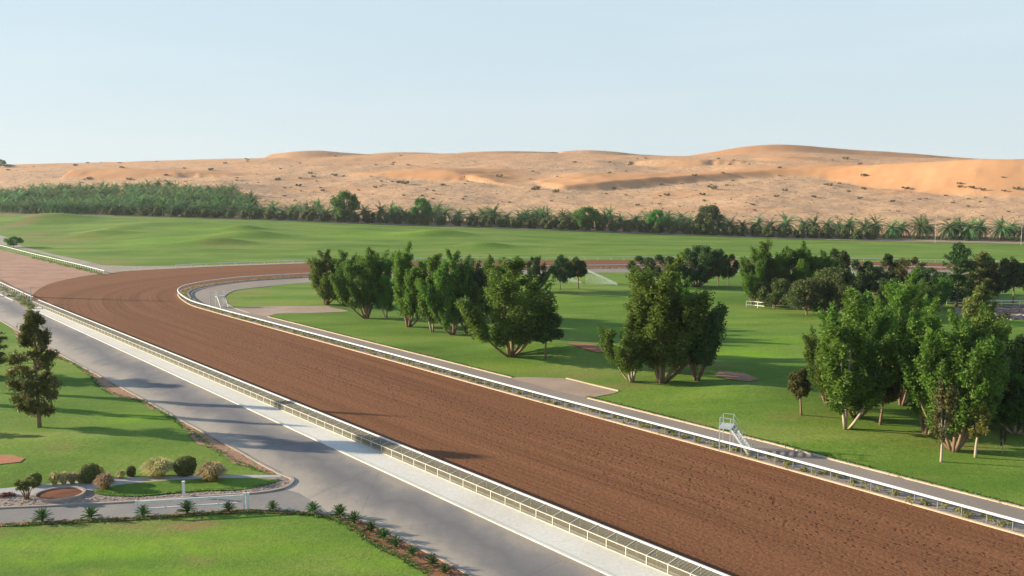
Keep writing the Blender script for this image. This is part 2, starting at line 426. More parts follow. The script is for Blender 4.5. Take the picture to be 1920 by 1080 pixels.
cr_ = g.n('ShaderNodeTexVoronoi', feature='DISTANCE_TO_EDGE'); cr_.inputs['Scale'].default_value = .13; g.l(g.mix(.35, v, g.n('ShaderNodeTexNoise').outputs['Color']), cr_.inputs['Vector'])
c = g.mix(g.ramp(cr_.outputs['Distance'], [(.0, .35), (.004, 0.)]), c, (.09, .085, .08))
g.bump(w3, .012, .8); M['asphalt'] = g.col(c, .8, .35)
M['sideroad'] = m_simple('side_road_asphalt', (.19, .18, .17), (.30, .27, .235), .12, 6, .012, .85, .3)
M['path'] = m_simple('service_path', (.26, .215, .175), (.34, .28, .225), .08, 5, .012, .9, .2, (1, .3, 1), -ROADROT)
M['concrete'] = m_simple('pale_concrete', (.66, .62, .52), (.76, .73, .64), .12, 3, .01, .85, .25)
M['kerb'] = m_simple('kerb_concrete', (.60, .44, .28), (.72, .56, .38), .4, 5, .02, .9)
M['kerbgrey'] = m_simple('kerb_grey', (.36, .29, .23), (.46, .38, .31), .4, 5, .02, .9)
M['soil'] = m_simple('bed_soil', (.26, .12, .06), (.36, .18, .10), .7, 5, .05, .95, .1)
M['earth'] = m_simple('bare_earth', (.36, .20, .12), (.46, .28, .18), .35, 4, .06, .95, .1, speck=(1.3, (.12, .13, .05)))
M['chute'] = m_simple('chute_dirt', (.34, .19, .125), (.50, .32, .22), .11, 2.5, .05, .95, .1, (1, 1.6, 1))
M['gravel'] = m_simple('grey_gravel', (.26, .21, .17), (.42, .36, .30), .6, 7, .05, .95, .1, speck=(2.2, (.14, .11, .09)))
M['verge'] = m_simple('gravel_verge', (.32, .26, .2), (.46, .39, .30), .3, 5, .05, .95, .1, speck=(1.2, (.13, .15, .06)))
M['paving'] = m_simple('pale_paving', (.40, .38, .36), (.50, .47, .43), .5, 5, .01, .85)
M['bunker'] = m_simple('bunker_sand', (.38, .16, .085), (.46, .22, .12), .4, 5, .02, .95, .1)
M['tansand'] = m_simple('tan_sand_pad', (.36, .26, .185), (.47, .36, .27), .14, 4, .02, .95, .1)
M['mulch'] = m_simple('mulch', (.16, .06, .035), (.26, .11, .06), 1.2, 8, .05, .95, .1)
M['rockearth'] = m_simple('rocky_earth', (.22, .12, .08), (.36, .24, .18), .3, 2, .3, .95, .1, speck=(.6, (.5, .4, .33)))
M['white'] = m_simple('white_paint', (.78, .76, .72), (.84, .83, .80), .5, 4, 0, .45, .4)
M['fencepaint'] = m_simple('cream_fence_paint', (.66, .64, .50), (.74, .72, .58), .5, 4, 0, .5, .4)
M['wire'] = m_simple('wire_mesh', (.20, .19, .13), (.27, .25, .18), .5, 4, 0, .6, .4)
M['galv'] = m_simple('galvanised_steel', (.42, .47, .45), (.55, .58, .56), .8, 6, 0, .45, .5)
M['post'] = m_simple('rail_post_metal', (.20, .23, .22), (.30, .33, .31), .8, 6, 0, .5, .5)
M['bark'] = m_simple('bark', (.19, .12, .08), (.33, .22, .15), 1.4, 7, .05, .9, .1, (1, 1, .25))
M['barkpale'] = m_simple('pale_bark', (.36, .29, .2), (.52, .43, .32), 1.4, 7, .04, .9, .1, (1, 1, .25))
M['palmbark'] = m_simple('palm_bark', (.17, .12, .085), (.26, .19, .135), 1.5, 7, .08, .95, .1)
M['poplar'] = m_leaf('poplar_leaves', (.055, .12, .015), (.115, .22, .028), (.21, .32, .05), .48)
M['poplarlit'] = m_leaf('sunlit_poplar_leaves', (.065, .145, .016), (.13, .25, .032), (.22, .34, .055), .48)  # lighter copy of the poplar leaves, sunlight put into the colour
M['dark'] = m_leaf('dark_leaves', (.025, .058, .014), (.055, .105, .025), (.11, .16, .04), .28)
M['conifer'] = m_leaf('conifer_needles', (.075, .10, .02), (.15, .17, .035), (.26, .25, .07), .32)
M['olive'] = m_leaf('olive_leaves', (.065, .12, .03), (.12, .175, .05), (.2, .25, .09), .42)
M['brownleaf'] = m_leaf('brown_green_leaves', (.05, .09, .02), (.11, .12, .03), (.2, .13, .045), .35)
M['yellow'] = m_leaf('yellowing_leaves', (.10, .14, .025), (.24, .22, .04), (.36, .28, .07), .35)
M['palmleaf'] = m_leaf('palm_fronds', (.05, .13, .035), (.11, .21, .06), (.26, .38, .14), .38, .16)
M['rowshrub'] = m_leaf('row_shrub_leaves', (.11, .15, .045), (.17, .20, .065), (.25, .25, .1), .45, .12)
M['rowtree'] = m_leaf('row_tree_leaves', (.06, .17, .035), (.11, .25, .045), (.17, .33, .07), .45, .1)
M['scrub'] = m_leaf('desert_scrub', (.12, .11, .06), (.20, .17, .09), (.28, .23, .13), .1, .15)
M['topiary'] = m_leaf('clipped_leaves', (.12, .165, .035), (.19, .23, .055), (.28, .3, .1), .35)
M['agave'] = m_leaf('agave_leaf', (.06, .12, .035), (.12, .20, .065), (.28, .34, .16), .12, .12, 2.5)
M['fountain'] = m_leaf('fountain_grass_blades', (.40, .36, .10), (.78, .62, .24), (.95, .84, .5), .5, .06)
M['fountainred'] = m_leaf('rusty_grass_blades', (.34, .2, .08), (.6, .38, .18), (.85, .66, .45), .45, .06)
M['weed'] = m_leaf('weed_leaves', (.18, .24, .06), (.36, .34, .10), (.5, .42, .16), .45, .25)
M['flower'] = m_leaf('maroon_leaves', (.10, .02, .02), (.16, .03, .03), (.22, .06, .06), .2)
g = NT('water_spray'); g.p.inputs['Alpha'].default_value = .55
M['spray'] = g.col((.8, .85, .85), .5, .3)
M['hutdark'] = m_simple('dark_hut_paint', (.05, .05, .045), (.07, .07, .06), 1, 4, 0, .7)
M['hutpale'] = m_simple('pale_blue_panel', (.35, .45, .55), (.42, .5, .58), 1, 4, 0, .6)
M['rock'] = m_simple('rock', (.36, .25, .19), (.55, .44, .36), 1, 5, .08, .9)

# ---------------------------------------------------------------- ground
def fan(name, yfun, nr, na, amax, mat, attrs=None, c=90, off=0):
    a = np.linspace(-amax, amax, na)
    V = np.zeros((nr, na, 3))
    for i in range(nr):
        y = yfun(i / (nr - 1), a)
        x = a * (np.maximum(y, 0) + c)
        for _ in range(3 if name == 'dunes' or callable(yfun) else 0):
            y = yfun(i / (nr - 1), x / np.maximum(y, 60)); x = a * (np.maximum(y, 0) + c)
        V[i, :, 0] = x; V[i, :, 1] = y
    z = H(V[..., 0].ravel(), V[..., 1].ravel()).reshape(nr, na); V[..., 2] = z + off
    i, j = np.meshgrid(np.arange(nr - 1), np.arange(na - 1), indexing='ij')
    q = np.stack([i * na + j, i * na + j + 1, (i + 1) * na + j + 1, (i + 1) * na + j], -1).reshape(-1, 4)
    me = mesh_np(name, V.reshape(-1, 3), q, mat, True)
    if attrs:
        for k, f in attrs.items():
            at = me.attributes.new(k, 'FLOAT', 'POINT'); at.data.foreach_set('value', f(V[..., 0].ravel(), V[..., 1].ravel()).astype(np.float32))
    o = link(name, me); tag(o, kind='structure'); return o
def pld(u): return np.interp(u, _ug, PLDs)
def lawn_y(t, u):
    e = pld(u) + 4
    return -60 + (e + 60) * (.42 * t + .58 * t ** 1.15)
WEAR = [(1120, 757, 26, 3, .7), (1190, 774, 40, 4, .6), (1270, 795, 40, 5, .7), (1340, 806, 20, 3, .6), (1480, 848, 26, 5, .5), (1560, 868, 40, 4, .5), (1690, 898, 50, 5, .45), (1850, 940, 50, 5, .45), (620, 628, 40, 3, .4), (760, 662, 50, 3, .45), (880, 692, 50, 3, .4), (430, 565, 8, 6, .5), (1100, 706, 40, 3, .5), (420, 822, 40, 4, .3), (60, 900, 60, 3, .3), (420, 455, 50, 3, .25), (120, 452, 60, 3, .35), (235, 983, 70, 6, .55), (350, 986, 45, 9, .95), (110, 986, 40, 5, .4), (370, 1048, 40, 7, .4), (0, 1000, 30, 10, .3), (150, 1079, 60, 6, .4),
        (110, 838, 45, 6, .35), (30, 792, 20, 4, .2), (35, 421, 18, 5, .5), (60, 441, 30, 3, .45), (1480, 780, 40, 5, .25), (1800, 838, 60, 6, .35), (1040, 700, 60, 5, .2), (1260, 790, 50, 6, .25),
        (470, 550, 30, 6, .25), (1170, 722, 50, 5, .35), (1300, 682, 60, 5, .55), (200, 492, 40, 5, .4), (1560, 770, 30, 4, .2)]
LUSH = [(110, 1020, 130, 14, .5), (230, 1035, 110, 12, .55), (300, 1015, 90, 7, .4), (60, 1052, 80, 8, .45), (690, 1057, 60, 7, .6), (380, 1032, 60, 6, .5), (250, 785, 60, 8, .4), (300, 1078, 200, 10, .35),
        (500, 1030, 120, 14, .3), (440, 1000, 90, 10, .3), (1400, 665, 70, 9, .5), (1480, 640, 60, 8, .3), (1130, 620, 40, 6, .4), (380, 430, 60, 4, .25), (330, 452, 90, 5, .3), (700, 440, 90, 5, .3), (1880, 605, 50, 8, .5), (950, 690, 60, 8, .15)]
def blobs(L):
    pr = []
    for (px, py, rx, ry, a) in L:
        p = W(px, py); D = p.y
        pr.append((p.x, p.y, rx * D / F, ry * D * D / (F * CAMH), a))
    def f(x, y):
        r = np.zeros(x.shape)
        for (cx, cy, sx, sy, a) in pr:
            nn = 1 + .9 * vnoise(x / 3.1, y / 3.1, 9) + .7 * vnoise(x / 1.2, y / 1.2, 5)
            r = np.maximum(r, a * np.clip(1.45 * np.exp(-((x - cx) / sx) ** 2 - ((y - cy) / sy) ** 2) * nn, 0, 1))
        return r
    return f
fan('lawn', lawn_y, 420, 420, .86, M['grass'], {'wear': blobs(WEAR), 'lush': blobs(LUSH)})
VB = []
def veg(x, y):
    r = np.zeros(x.shape)
    for rd in RIDGES[:6]:
        P, A, ns, L = rd
        rr = seg_h(x, y, rd); r = np.maximum(r, np.clip(rr / 2.5, 0, 1))
    n = smooth((vnoise(x / 70, y / 45, 12) + .42) / .35)
    far = np.interp(y, [1000, 1250], [1, .5])
    return np.clip((1 - r) * (.45 + .55 * n) * far, 0, 1)
fan('dunes', lambda t, u: pld(u) + 3 + 1350 * (t ** 1.35), 420, 620, .9, M['sand'], {'veg': veg}, 90, 0)

# ---------------------------------------------------------------- track curves
IC = [(3600, 1471), (2300, 1113), (1920, 1006), (1440, 871), (960, 740), (720, 673), (540, 624), (480, 607.5), (430, 594), (390, 582.5), (362, 574), (345, 565), (335, 556), (335, 549), (346, 543), (366, 538), (395, 533), (457, 526), (557, 520), (700, 513), (900, 507), (1130, 503), (1400, 502), (1700, 506), (1950, 512), (2100, 516)]
ICw = cr(wp(IC), 8)
OB = [(-60, 452), (0, 468), (100, 493), (190, 515), (230, 509), (300, 505), (400, 500), (480, 497), (570, 494), (800, 490), (1100, 488), (1400, 488), (1700, 492), (1950, 497), (2100, 500)]
# straight lines of the fence side
fa = FW(1400, 545 + .4265 * 1400); fb = FW(62, 545 + .4265 * 62)
fdir = (fb - fa).normalized(); fperp = Vector((-fdir.y, fdir.x, 0))
if fperp.x < 0: fperp = -fperp
f0 = fa - fdir * 46
chute0 = FW(-60, 519); 
trk_out = [f0 + fperp * .5, fb + fperp * .5]
OBtrk = cr(wp(OB[4:]), 6)
bound = cr(wp([(50, 566), (58, 556), (75, 541), (100, 530), (150, 519), (200, 512), (230, 509)]), 6)
poly = [p for p in ICw] + OBtrk[::-1] + bound[::-1] + [fb + fperp * .5, f0 + fperp * .5]
trk = drape('race_track', poly, M['dirt'], .03, 3.0)
me = trk.data
xs = np.array([v.co.x for v in me.vertices]); ys = np.array([v.co.y for v in me.vertices])
best = np.full(len(xs), 1e9); al = np.zeros(len(xs)); acc = 0
for a, b in zip(ICw[:-1], ICw[1:]):
    d = np.array([b.x - a.x, b.y - a.y]); L2 = d @ d; L1 = math.sqrt(L2)
    t = np.clip(((xs - a.x) * d[0] + (ys - a.y) * d[1]) / L2, 0, 1)
    dd = np.hypot(xs - a.x - t * d[0], ys - a.y - t * d[1]); m = dd < best
    best = np.where(m, dd, best); al = np.where(m, acc + t * L1, al); acc += L1
for k, vv in (('across', best), ('along', al)):
    at = me.attributes.new(k, 'FLOAT', 'POINT'); at.data.foreach_set('value', vv.astype(np.float32))
# chute of paler dirt
ch = wp([(-60, 452), (0, 468), (100, 493), (192, 515)]) + [p for p in bound[::-1]][3:] + wp([(20, 545), (-60, 508)])
drape('chute_ground', ch, M['chute'], .015, 5)
# dark tilled edge between canopy and chute stays within the dirt
# inner gravel strip, path, pads
def offset(pts, d):
    out = []
    for i, p in enumerate(pts):
        a = pts[max(i - 1, 0)]; b = pts[min(i + 1, len(pts) - 1)]; q = (b - a); q.z = 0; q.normalize()
        out.append(p + Vector((q.y, -q.x, 0)) * d)
    return out
gin = offset(ICw, 2.6)   # inside of the oval is on the right when walking IC from the right end
PATHIN = [(3600, 1381), (2300, 1050), (1920, 954), (1440, 832), (1350, 809), (1102, 747)]
PATHIN2 = [(960, 709), (502, 594)]
PATHIN3 = [(470, 588), (446, 580), (433, 574), (422, 566), (420, 559), (426, 551.5), (445, 544), (495, 538), (557, 531), (700, 523), (900, 516), (1130, 511), (1400, 510), (1700, 515), (1950, 521), (2100, 525)]
pin3 = cr(wp(PATHIN3), 4)
pathpoly = offset(ICw, 2.4) + (wp(PATHIN) + wp(PATHIN2) + pin3)[::-1]
drape('service_path', pathpoly, M['path'], .02, 4)
drape('gravel_strip', ICw + gin[::-1], M['gravel'], .035, 4)
pad1 = wp([(440, 577), (470, 575), (560, 574), (612, 573.5), (625, 577), (655, 584), (600, 586.5), (520, 588.5), (500, 594), (470, 589)], False)
drape('sand_pad', pad1, M['tansand'], .045, 3, .25)
pad2 = wp([(940, 706), (965, 708), (1050, 709), (1062, 711), (1162, 735), (1150, 738), (1100, 747), (1060, 738)], False)
drape('sand_pad', pad2, M['tansand'], .045, 3, .25)
# fence-side strips
la = FW(1500, 552 + .4615 * 1500); lb = FW(62, 552 + .4615 * 62)
la = la + (la - lb).normalized() * 42
drape('concrete_apron', [f0 + fperp * .6, fb + fperp * .6, lb, la], M['concrete'], .05, 8)
verge = wp([(-60, 497), (0, 527), (62, 560)]) + [fb + fperp * .3, lb] + wp([(0, 552), (-60, 524)])
drape('gravel_verge', verge, M['verge'], .04, 4)
road = [la, lb] + wp([(0, 552), (-60, 524), (-60, 572), (0, 601), (42, 625), (122, 670), (250, 740), (375, 808.5), (480, 867), (527, 891), (545, 898), (548, 904), (530, 917), (480, 925.5), (250, 942), (0, 954), (-120, 962),
                          (-120, 992), (0, 982), (250, 970), (420, 958), (480, 956), (580, 962), (635, 968), (700, 987), (755, 1014), (830, 1052), (880, 1080), (1040, 1170), (1800, 1600)])
rd_ = drape('road', road, M['asphalt'], .03, 5)
ldir = (lb - la).normalized()
def acr(o):
    V_ = [v_.co for v_ in o.data.vertices]; at = o.data.attributes.new('acr', 'FLOAT', 'POINT')
    at.data.foreach_set('value', [abs((q.x - la.x) * ldir.y - (q.y - la.y) * ldir.x) for q in V_])
acr(rd_)
side = wp([(-120, 962), (0, 954), (250, 942), (480, 925.5), (530, 917), (560, 925), (600, 950), (620, 965), (580, 962), (480, 956), (420, 958), (250, 970), (0, 982), (-120, 992)])
drape('side_road', side, M['sideroad'], .04, 3)
# island
isl = wp([(-120, 922), (0, 917), (95, 909), (215, 897), (300, 894), (370, 891), (480, 891), (527, 891), (545, 898), (548, 904), (530, 917), (480, 925.5), (250, 942), (0, 954), (-120, 962)])
drape('island_gravel', isl, M['gravel'], .05, 2)
pav = wp([(-120, 921), (0, 917.5), (95, 908.5), (215, 897.5), (300, 894.5), (370, 892), (525, 892), (528, 896), (480, 897), (420, 898), (350, 900.5), (225, 911), (160, 921), (67, 930), (0, 929), (-120, 932)])
drape('paved_walk', pav, M['paving'], .07, 2)
tong = cr(wp([(176, 924), (195, 917), (237, 910), (325, 902.5), (422, 899), (480, 899), (518, 902.5), (505, 909), (480, 915), (450, 920.5), (375, 923), (320, 927), (262, 932.5), (212, 931.5), (180, 928), (176, 924)]), 5)
drape('lawn_tongue', tong, M['grass'], .14, 1.2)
# left verge earth patches
drape('earth_patch', wp([(20, 614), (45, 628), (122, 671), (190, 708), (250, 741.5), (300, 769), (288, 768), (255, 752), (205, 739), (185, 724), (165, 702), (140, 684), (100, 668), (60, 646), (30, 630)], False), M['earth'], .05, 1.5, .3)
drape('earth_patch', wp([(330, 786), (375, 810), (430, 840), (480, 868), (520, 889), (500, 888), (470, 878), (440, 869), (425, 856), (395, 842), (365, 828), (352, 810)], False), M['earth'], .05, 1.2, .25)
drape('sand_bunker', wp([(-40, 855), (0, 853), (25, 854.5), (47, 860), (38, 867), (0, 871), (-40, 873)], False), M['bunker'], .06, 1)
drape('sand_bunker', wp([(1062, 644), (1100, 644), (1130, 652), (1140, 661), (1120, 662), (1095, 655)], False), M['bunker'], .1, 1)
drape('sand_bunker', wp([(1350, 695), (1395, 700), (1425, 712), (1405, 716), (1365, 712), (1340, 704)], False), M['earth'], .1, 1)
# bottom bed
bed = wp([(-120, 992), (0, 982), (250, 970), (420, 958), (480, 956), (580, 962), (635, 968), (700, 987), (755, 1014), (830, 1052), (880, 1080), (1040, 1170), (1800, 1600), (1660, 1600), (930, 1160), (805, 1080), (750, 1047), (705, 1025), (665, 997), (630, 975), (600, 968), (560, 965), (480, 962), (420, 963.5), (250, 976), (0, 988), (-120, 998)])
drape('planting_bed', bed, M['soil'], .06, 1.0)
# back strips
drape('back_verge', wp([(185, 497), (250, 499), (330, 499.5), (480, 494.5), (570, 491.5), (570, 494), (480, 497), (400, 500), (300, 505), (230, 509), (198, 514), (160, 500)]), M['verge'], .04, 5)
drape('field_road', wp([(-60, 434), (0, 441), (12, 444), (42, 462), (100, 477), (150, 487), (190, 497), (180, 505), (100, 481), (40, 467), (0, 458), (-60, 443)], False), M['asphalt'], .05, 5)
pr = [W(px, py) for px, py in zip(np.arange(-300, 2300, 40), np.interp(np.arange(-300, 2300, 40), PLpx, PLpy))]
def plpt(px, back=0.):
    D = float(np.interp(px, PLpx, PLD)) + back; x = (px - 960) / F * D
    return Vector((x, D, h1(x, D)))
pa = [plpt(p, 1.0) for p in range(-300, 2301, 40)]; pb = [plpt(p, 9) for p in range(-300, 2301, 40)]
drape('field_edge_path', pa + pb[::-1], M['tansand'], .12, 8)
drape('rocky_ground', wp([(1780, 572), (1930, 573), (2000, 577), (2000, 605), (1930, 603), (1870, 592), (1840, 582)], False), M['rockearth'], .1, 2, .5)

# kerbs
def kerb(pts, wd, h, mat, off=0, name='kerb'):
    mb = MB(); P = dens([Vector(p) for p in pts], 4)
    P = [Vector((p.x, p.y, h1(p.x, p.y))) for p in P]
    mb.sweep(P, rect_prof(wd, h + .1, -.1)); o = mb.build(name, mat); tag(o, kind='structure'); return o
kerb(ICw, .3, .14, M['kerb'])
kerb([la, lb] , .3, .12, M['concrete'])
kerb(wp([(0, 552), (25, 564)]), .3, .12, M['concrete'])
kerb(wp(PATHIN), .35, .13, M['kerb']); kerb(wp([(1062, 710), (1160, 734)]), .3, .13, M['kerb']); kerb(wp(PATHIN2), .3, .12, M['kerb'])
kerb(pin3[:30], .25, .12, M['kerbgrey'])
kerb(offset(ICw, 2.5)[92:158], .22, .2, M['kerbgrey'])
kerb(wp([(0, 601), (42, 625), (122, 670), (250, 740), (375, 808.5), (480, 867), (527, 891)]), .25, .13, M['kerbgrey'])
kerb(cr(wp([(527, 891), (545, 898), (548, 905), (530, 917), (480, 925.5), (400, 931), (250, 942), (100, 949.5), (0, 954), (-100, 960)]), 5), .3, .16, M['kerbgrey'])
kerb(cr(wp([(560, 959.5), (635, 968), (700, 987), (755, 1014), (830, 1052), (880, 1080), (1040, 1170), (1800, 1600)]), 4), .22, .13, M['kerbgrey'])

# ---------------------------------------------------------------- rails and fences
def upto(posts, limit=100):
    return posts[:limit], posts[limit:]
def along(pts, spacing):
    out = []; acc = 0; nxt = 0
    for a, b in zip(pts[:-1], pts[1:]):
        L = (b - a).length; d = (b - a) / L
        while nxt <= acc + L:
            out.append((a + d * (nxt - acc), d)); nxt += spacing
        acc += L
    return out
def post_set(parent, base, spots, mesher, mat, name='post'):
    """spots: (pos, dir); first hundred as parts, the rest one part"""
    m0 = MB(); mesher(m0, Vector((0, 0, 0)), Vector((1, 0, 0))); me = m0.mesh(name, mat)
    for p, d in spots[:100]:
        o = link(name, me, parent); o.location = Vector(p) - base; o.rotation_euler = (0, 0, math.atan2(d.y, d.x))
    if len(spots) > 100:
        mb = MB()
        for p, d in spots[100:]:
            R3 = Matrix.Rotation(math.atan2(d.y, d.x), 3, 'Z'); q = MB(); mesher(q, Vector((0, 0, 0)), Vector((1, 0, 0)))
            mb.add([R3 @ Vector(v) + Vector(p) - base for v in q.v], q.f)
        o = mb.build(name + 's_beyond', mat, parent); o['kind'] = 'stuff'; o.name = name
# inner running rail: posts just inside the kerb, rail carried out over it
base = ICw[32].copy()
root = empty('running_rail', base); tag(root, 'white inside running rail on bent steel posts curving along the dirt track', 'racecourse rail')
inner = [p for p in offset(ICw, .35)]
i0 = 0
rl = MB(); railpts = [p - base + Vector((0, 0, 1.17)) for p in dens(offset(ICw, .0), 3)]
rl.sweep(railpts, [(-.13, -.05), (-.09, -.10), (.09, -.10), (.13, -.05), (.13, .05), (.07, .10), (-.07, .10), (-.13, .05)])
rl.build('rail', M['white'], root)
def bent(mb, o, d):
    l = Vector((-d.y, d.x, 0))   # towards the track
    mb.tube([o, o + Vector((0, 0, .85)), o + l * .12 + Vector((0, 0, 1.02)), o + l * .33 + Vector((0, 0, 1.08))], .045, 6)
sp = along(inner[13:], 2.0) + along(inner[:13], 2.0)
post_set(root, base, sp, lambda mb, o, d: bent(mb, o, d * 1), M['post'])
# outer crowd fence with mesh canopy
base = f0.copy()
root = empty('track_fence', base); tag(root, 'long cream crowd fence with wire mesh canopy leaning over to a white track rail', 'fence')
Lf = (fb - f0).length
ang = math.atan2(fdir.y, fdir.x)
def P(s, o, z): return fdir * s + fperp * o + Vector((0, 0, z))
mb = MB(); mb.bar(P(0, 0, .84), P(Lf, 0, .84), .07, .05); mb.build('top_bar', M['fencepaint'], root)
mb = MB(); mb.bar(P(0, 0, .10), P(Lf, 0, .10), .05, .05); mb.build('bottom_bar', M['fencepaint'], root)
mb = MB(); mb.bar(P(0, 1.22, 1.08), P(Lf, 1.22, 1.08), .17, .13); mb.build('track_rail', M['white'], root)
mb = MB()
for k in range(9): mb.bar(P(0, 0, .17 + k * .075), P(Lf, 0, .17 + k * .075), .02, .03)
for s in np.arange(.1, Lf, .22): mb.bar(P(s, .012, .12), P(s, .012, .82), .018)
mb.build('front_mesh', M['wire'], root)
mb = MB()
for k in range(13):
    o = .05 + k * .085; mb.bar(P(0, o, .86 + o * .16), P(Lf, o, .86 + o * .16), .035, .02)
for s in np.arange(.15, Lf, .3): mb.bar(P(s, .02, .875), P(s, 1.12, 1.045), .02)
mb.build('canopy_mesh', M['wire'], root)
sgn = 1 if Vector((-fdir.y, fdir.x, 0)).dot(fperp) > 0 else -1
def fpost(mb, o, d):
    l = Vector((-d.y, d.x, 0)) * sgn
    mb.bar(o + Vector((0, 0, -.05)), o + Vector((0, 0, .86)), .075)
    mb.bar(o + Vector((0, 0, .87)), o + l * 1.15 + Vector((0, 0, 1.06)), .05)
    mb.bar(o + l * 1.18 + Vector((0, 0, -.05)), o + l * 1.18 + Vector((0, 0, 1.02)), .05)
post_set(root, base, [(f0 + fdir * s, fdir) for s in list(np.arange(42.6, Lf, 2.0)) + list(np.arange(.6, 42, 2.0))], fpost, M['fencepaint'])
def simple_rail(pts, h, spacing, label, railw=.13, name='running_rail', two=False, mat='white', pm='white', cat='racecourse rail', z=1.0):
    P0 = [Vector((p.x, p.y, h1(p.x, p.y))) for p in pts]; b = P0[len(P0) // 2].copy(); r = empty(name, b); tag(r, label, cat)
    mb = MB(); mb.sweep([p - b for p in P0], rect_prof(railw, railw, h - railw)); mb.build('rail', M[mat], r)
    if two:
        mb = MB(); mb.sweep([p - b for p in P0], rect_prof(railw * .8, railw, h * .35)); mb.build('lower_rail', M[mat], r)
    post_set(r, b, along(P0, spacing), lambda m, o, d: m.bar(o + Vector((0, 0, -.1)), o + Vector((0, 0, h - railw)), .1), M[pm])
    return r
c1 = dens(wp([(-60, 503), (0, 536), (62, 565)]), 4)
simple_rail(c1, 1.15, 3, 'white near rail of the side chute at the left edge, beyond the crowd fence')
c2 = dens(wp([(-60, 447), (0, 464), (60, 480), (130, 497), (196, 514)]), 4)
simple_rail(c2, 1.2, 3, 'white far rail of the dirt chute beside the thin asphalt road', .2)
c3_ = dens(cr(wp([(330, 502.5), (400, 499.5), (480, 496.5), (570, 493.5), (800, 489.5), (1100, 487.5), (1400, 487.5), (1700, 491.5), (1950, 497)]), 4), 6)
simple_rail(c3_, 1.2, 5, 'pale outside rail on the far bend before the big green field', .2)
# white paddock fences
a = dens(wp([(1399, 576), (1415, 577), (1433, 579)], False), 2)
simple_rail(a, 1.5, 2.6, 'short white post and rail fence left of the tall poplar cluster', .16, 'paddock_fence', True, cat='fence')
a = dens(wp([(1449, 577), (1490, 579), (1535, 585), (1560, 590)], False), 2)
simple_rail(a, 1.5, 4, 'white post and rail fence under the mid distance poplar cluster', .16, 'paddock_fence', True, cat='fence')
a = dens(wp([(1775, 571), (1850, 573), (1960, 575)], False), 2)
simple_rail(a, 1.4, 4, 'white rail fence above the rocky bank at the right edge', .16, 'paddock_fence', True, cat='fence')
a = [plpt(p, 0) for p in range(-100, 2100, 15)]
simple_rail(a, .7, 15, 'low pale kerb fence separating the far field from the palm row', .18, 'boundary_fence', False, 'kerbgrey', 'kerbgrey', 'fence')

# barrier at the side road
gp = FW(257, 968); gq = FW(459, 956)
root = empty('road_barrier', gp); tag(root, 'long white two rail swing barrier across the side road between two posts', 'barrier')
d = gq - gp
mb = MB(); mb.bar(Vector((0, 0, 1.25)), d + Vector((0, 0, 1.3)), .12, .17); mb.build('top_rail', M['white'], root)
mb = MB(); mb.bar(d * .1 + Vector((0, 0, .62)), d * .93 + Vector((0, 0, .66)), .1, .13); mb.build('lower_rail', M['white'], root)
for t in (.26, .5, .75):
    mb = MB(); mb.bar(d * t + Vector((0, 0, .6)), d * t + Vector((0, 0, 1.28)), .08); mb.build('upright', M['white'], root)
mb = MB(); mb.bar(Vector((0, 0, -.05)), Vector((0, 0, 1.42)), .17); mb.build('post', M['white'], root)
for o in (0, .32):
    q = d + d.normalized() * o
    mb = MB(); mb.bar(q + Vector((0, 0, -.05)), q + Vector((0, 0, 1.55)), .2); mb.build('post', M['white'], root)
p = FW(345, 932); mb = MB(); mb.box((0, 0, .72), (.2, .2, 1.44)); mb.box((0, 0, 1.46), (.26, .26, .06)); o = mb.build('gate_post', M['white']); o.location = p
tag(o, 'single square white post standing at the edge of the lawn tongue', 'post')

# starter steps
def steps(px, py, s, rz, label):
    p = W(px, py); r = empty('viewing_steps', p, rz); tag(r, label, 'steps')
    W_, HD, DK = 1.9 * s, 2.6 * s, 1.1 * s
    # deck at x from -DK..0, flight descends towards +x ; width along y
    for x in (-DK, 0):
        for y in (0, W_):
            mb = MB(); mb.bar((x, y, 0), (x, y, HD), .1); mb.build('leg', M['galv'], r)
    mb = MB(); mb.box((-DK / 2, W_ / 2, HD), (DK + .25, W_ + .2, .12)); mb.build('deck', M['galv'], r)
    run = 2.0 * s
    for y in (0, W_):
        mb = MB(); mb.bar((0, y, HD), (run, y, 0), .08, .2); mb.build('stringer', M['white'], r)
    n = 9
    for k in range(n):
        t = (k + .7) / n
        mb = MB(); mb.box((run * t, W_ / 2, HD * (1 - t)), (.3, W_ - .05, .04)); mb.build('tread', M['galv'], r)
    for y in (0, W_):
        mb = MB()
        for z in (.55, 1.1):
            mb.tube([(-DK, y, HD + z), (0, y, HD + z), (run, y, z)], .032, 6)
        for x, zb in ((-DK, HD), (0, HD), (run * .5, HD * .5), (run, 0)): mb.tube([(x, y, zb), (x, y, zb + 1.1)], .032, 6)
        mb.build('handrail', M['galv'], r)
    mb = MB()
    for z in (.55, 1.1): mb.tube([(-DK, 0, HD + z), (-DK, W_, HD + z)], .032, 6)
    mb.build('back_rail', M['galv'], r)
steps(1368, 849, 1.0, R(-25), 'galvanised steel viewing steps with handrails behind the white rail on the right')
steps(408, 576, .95, R(-50), 'small distant steel viewing steps inside the bend of the rail')

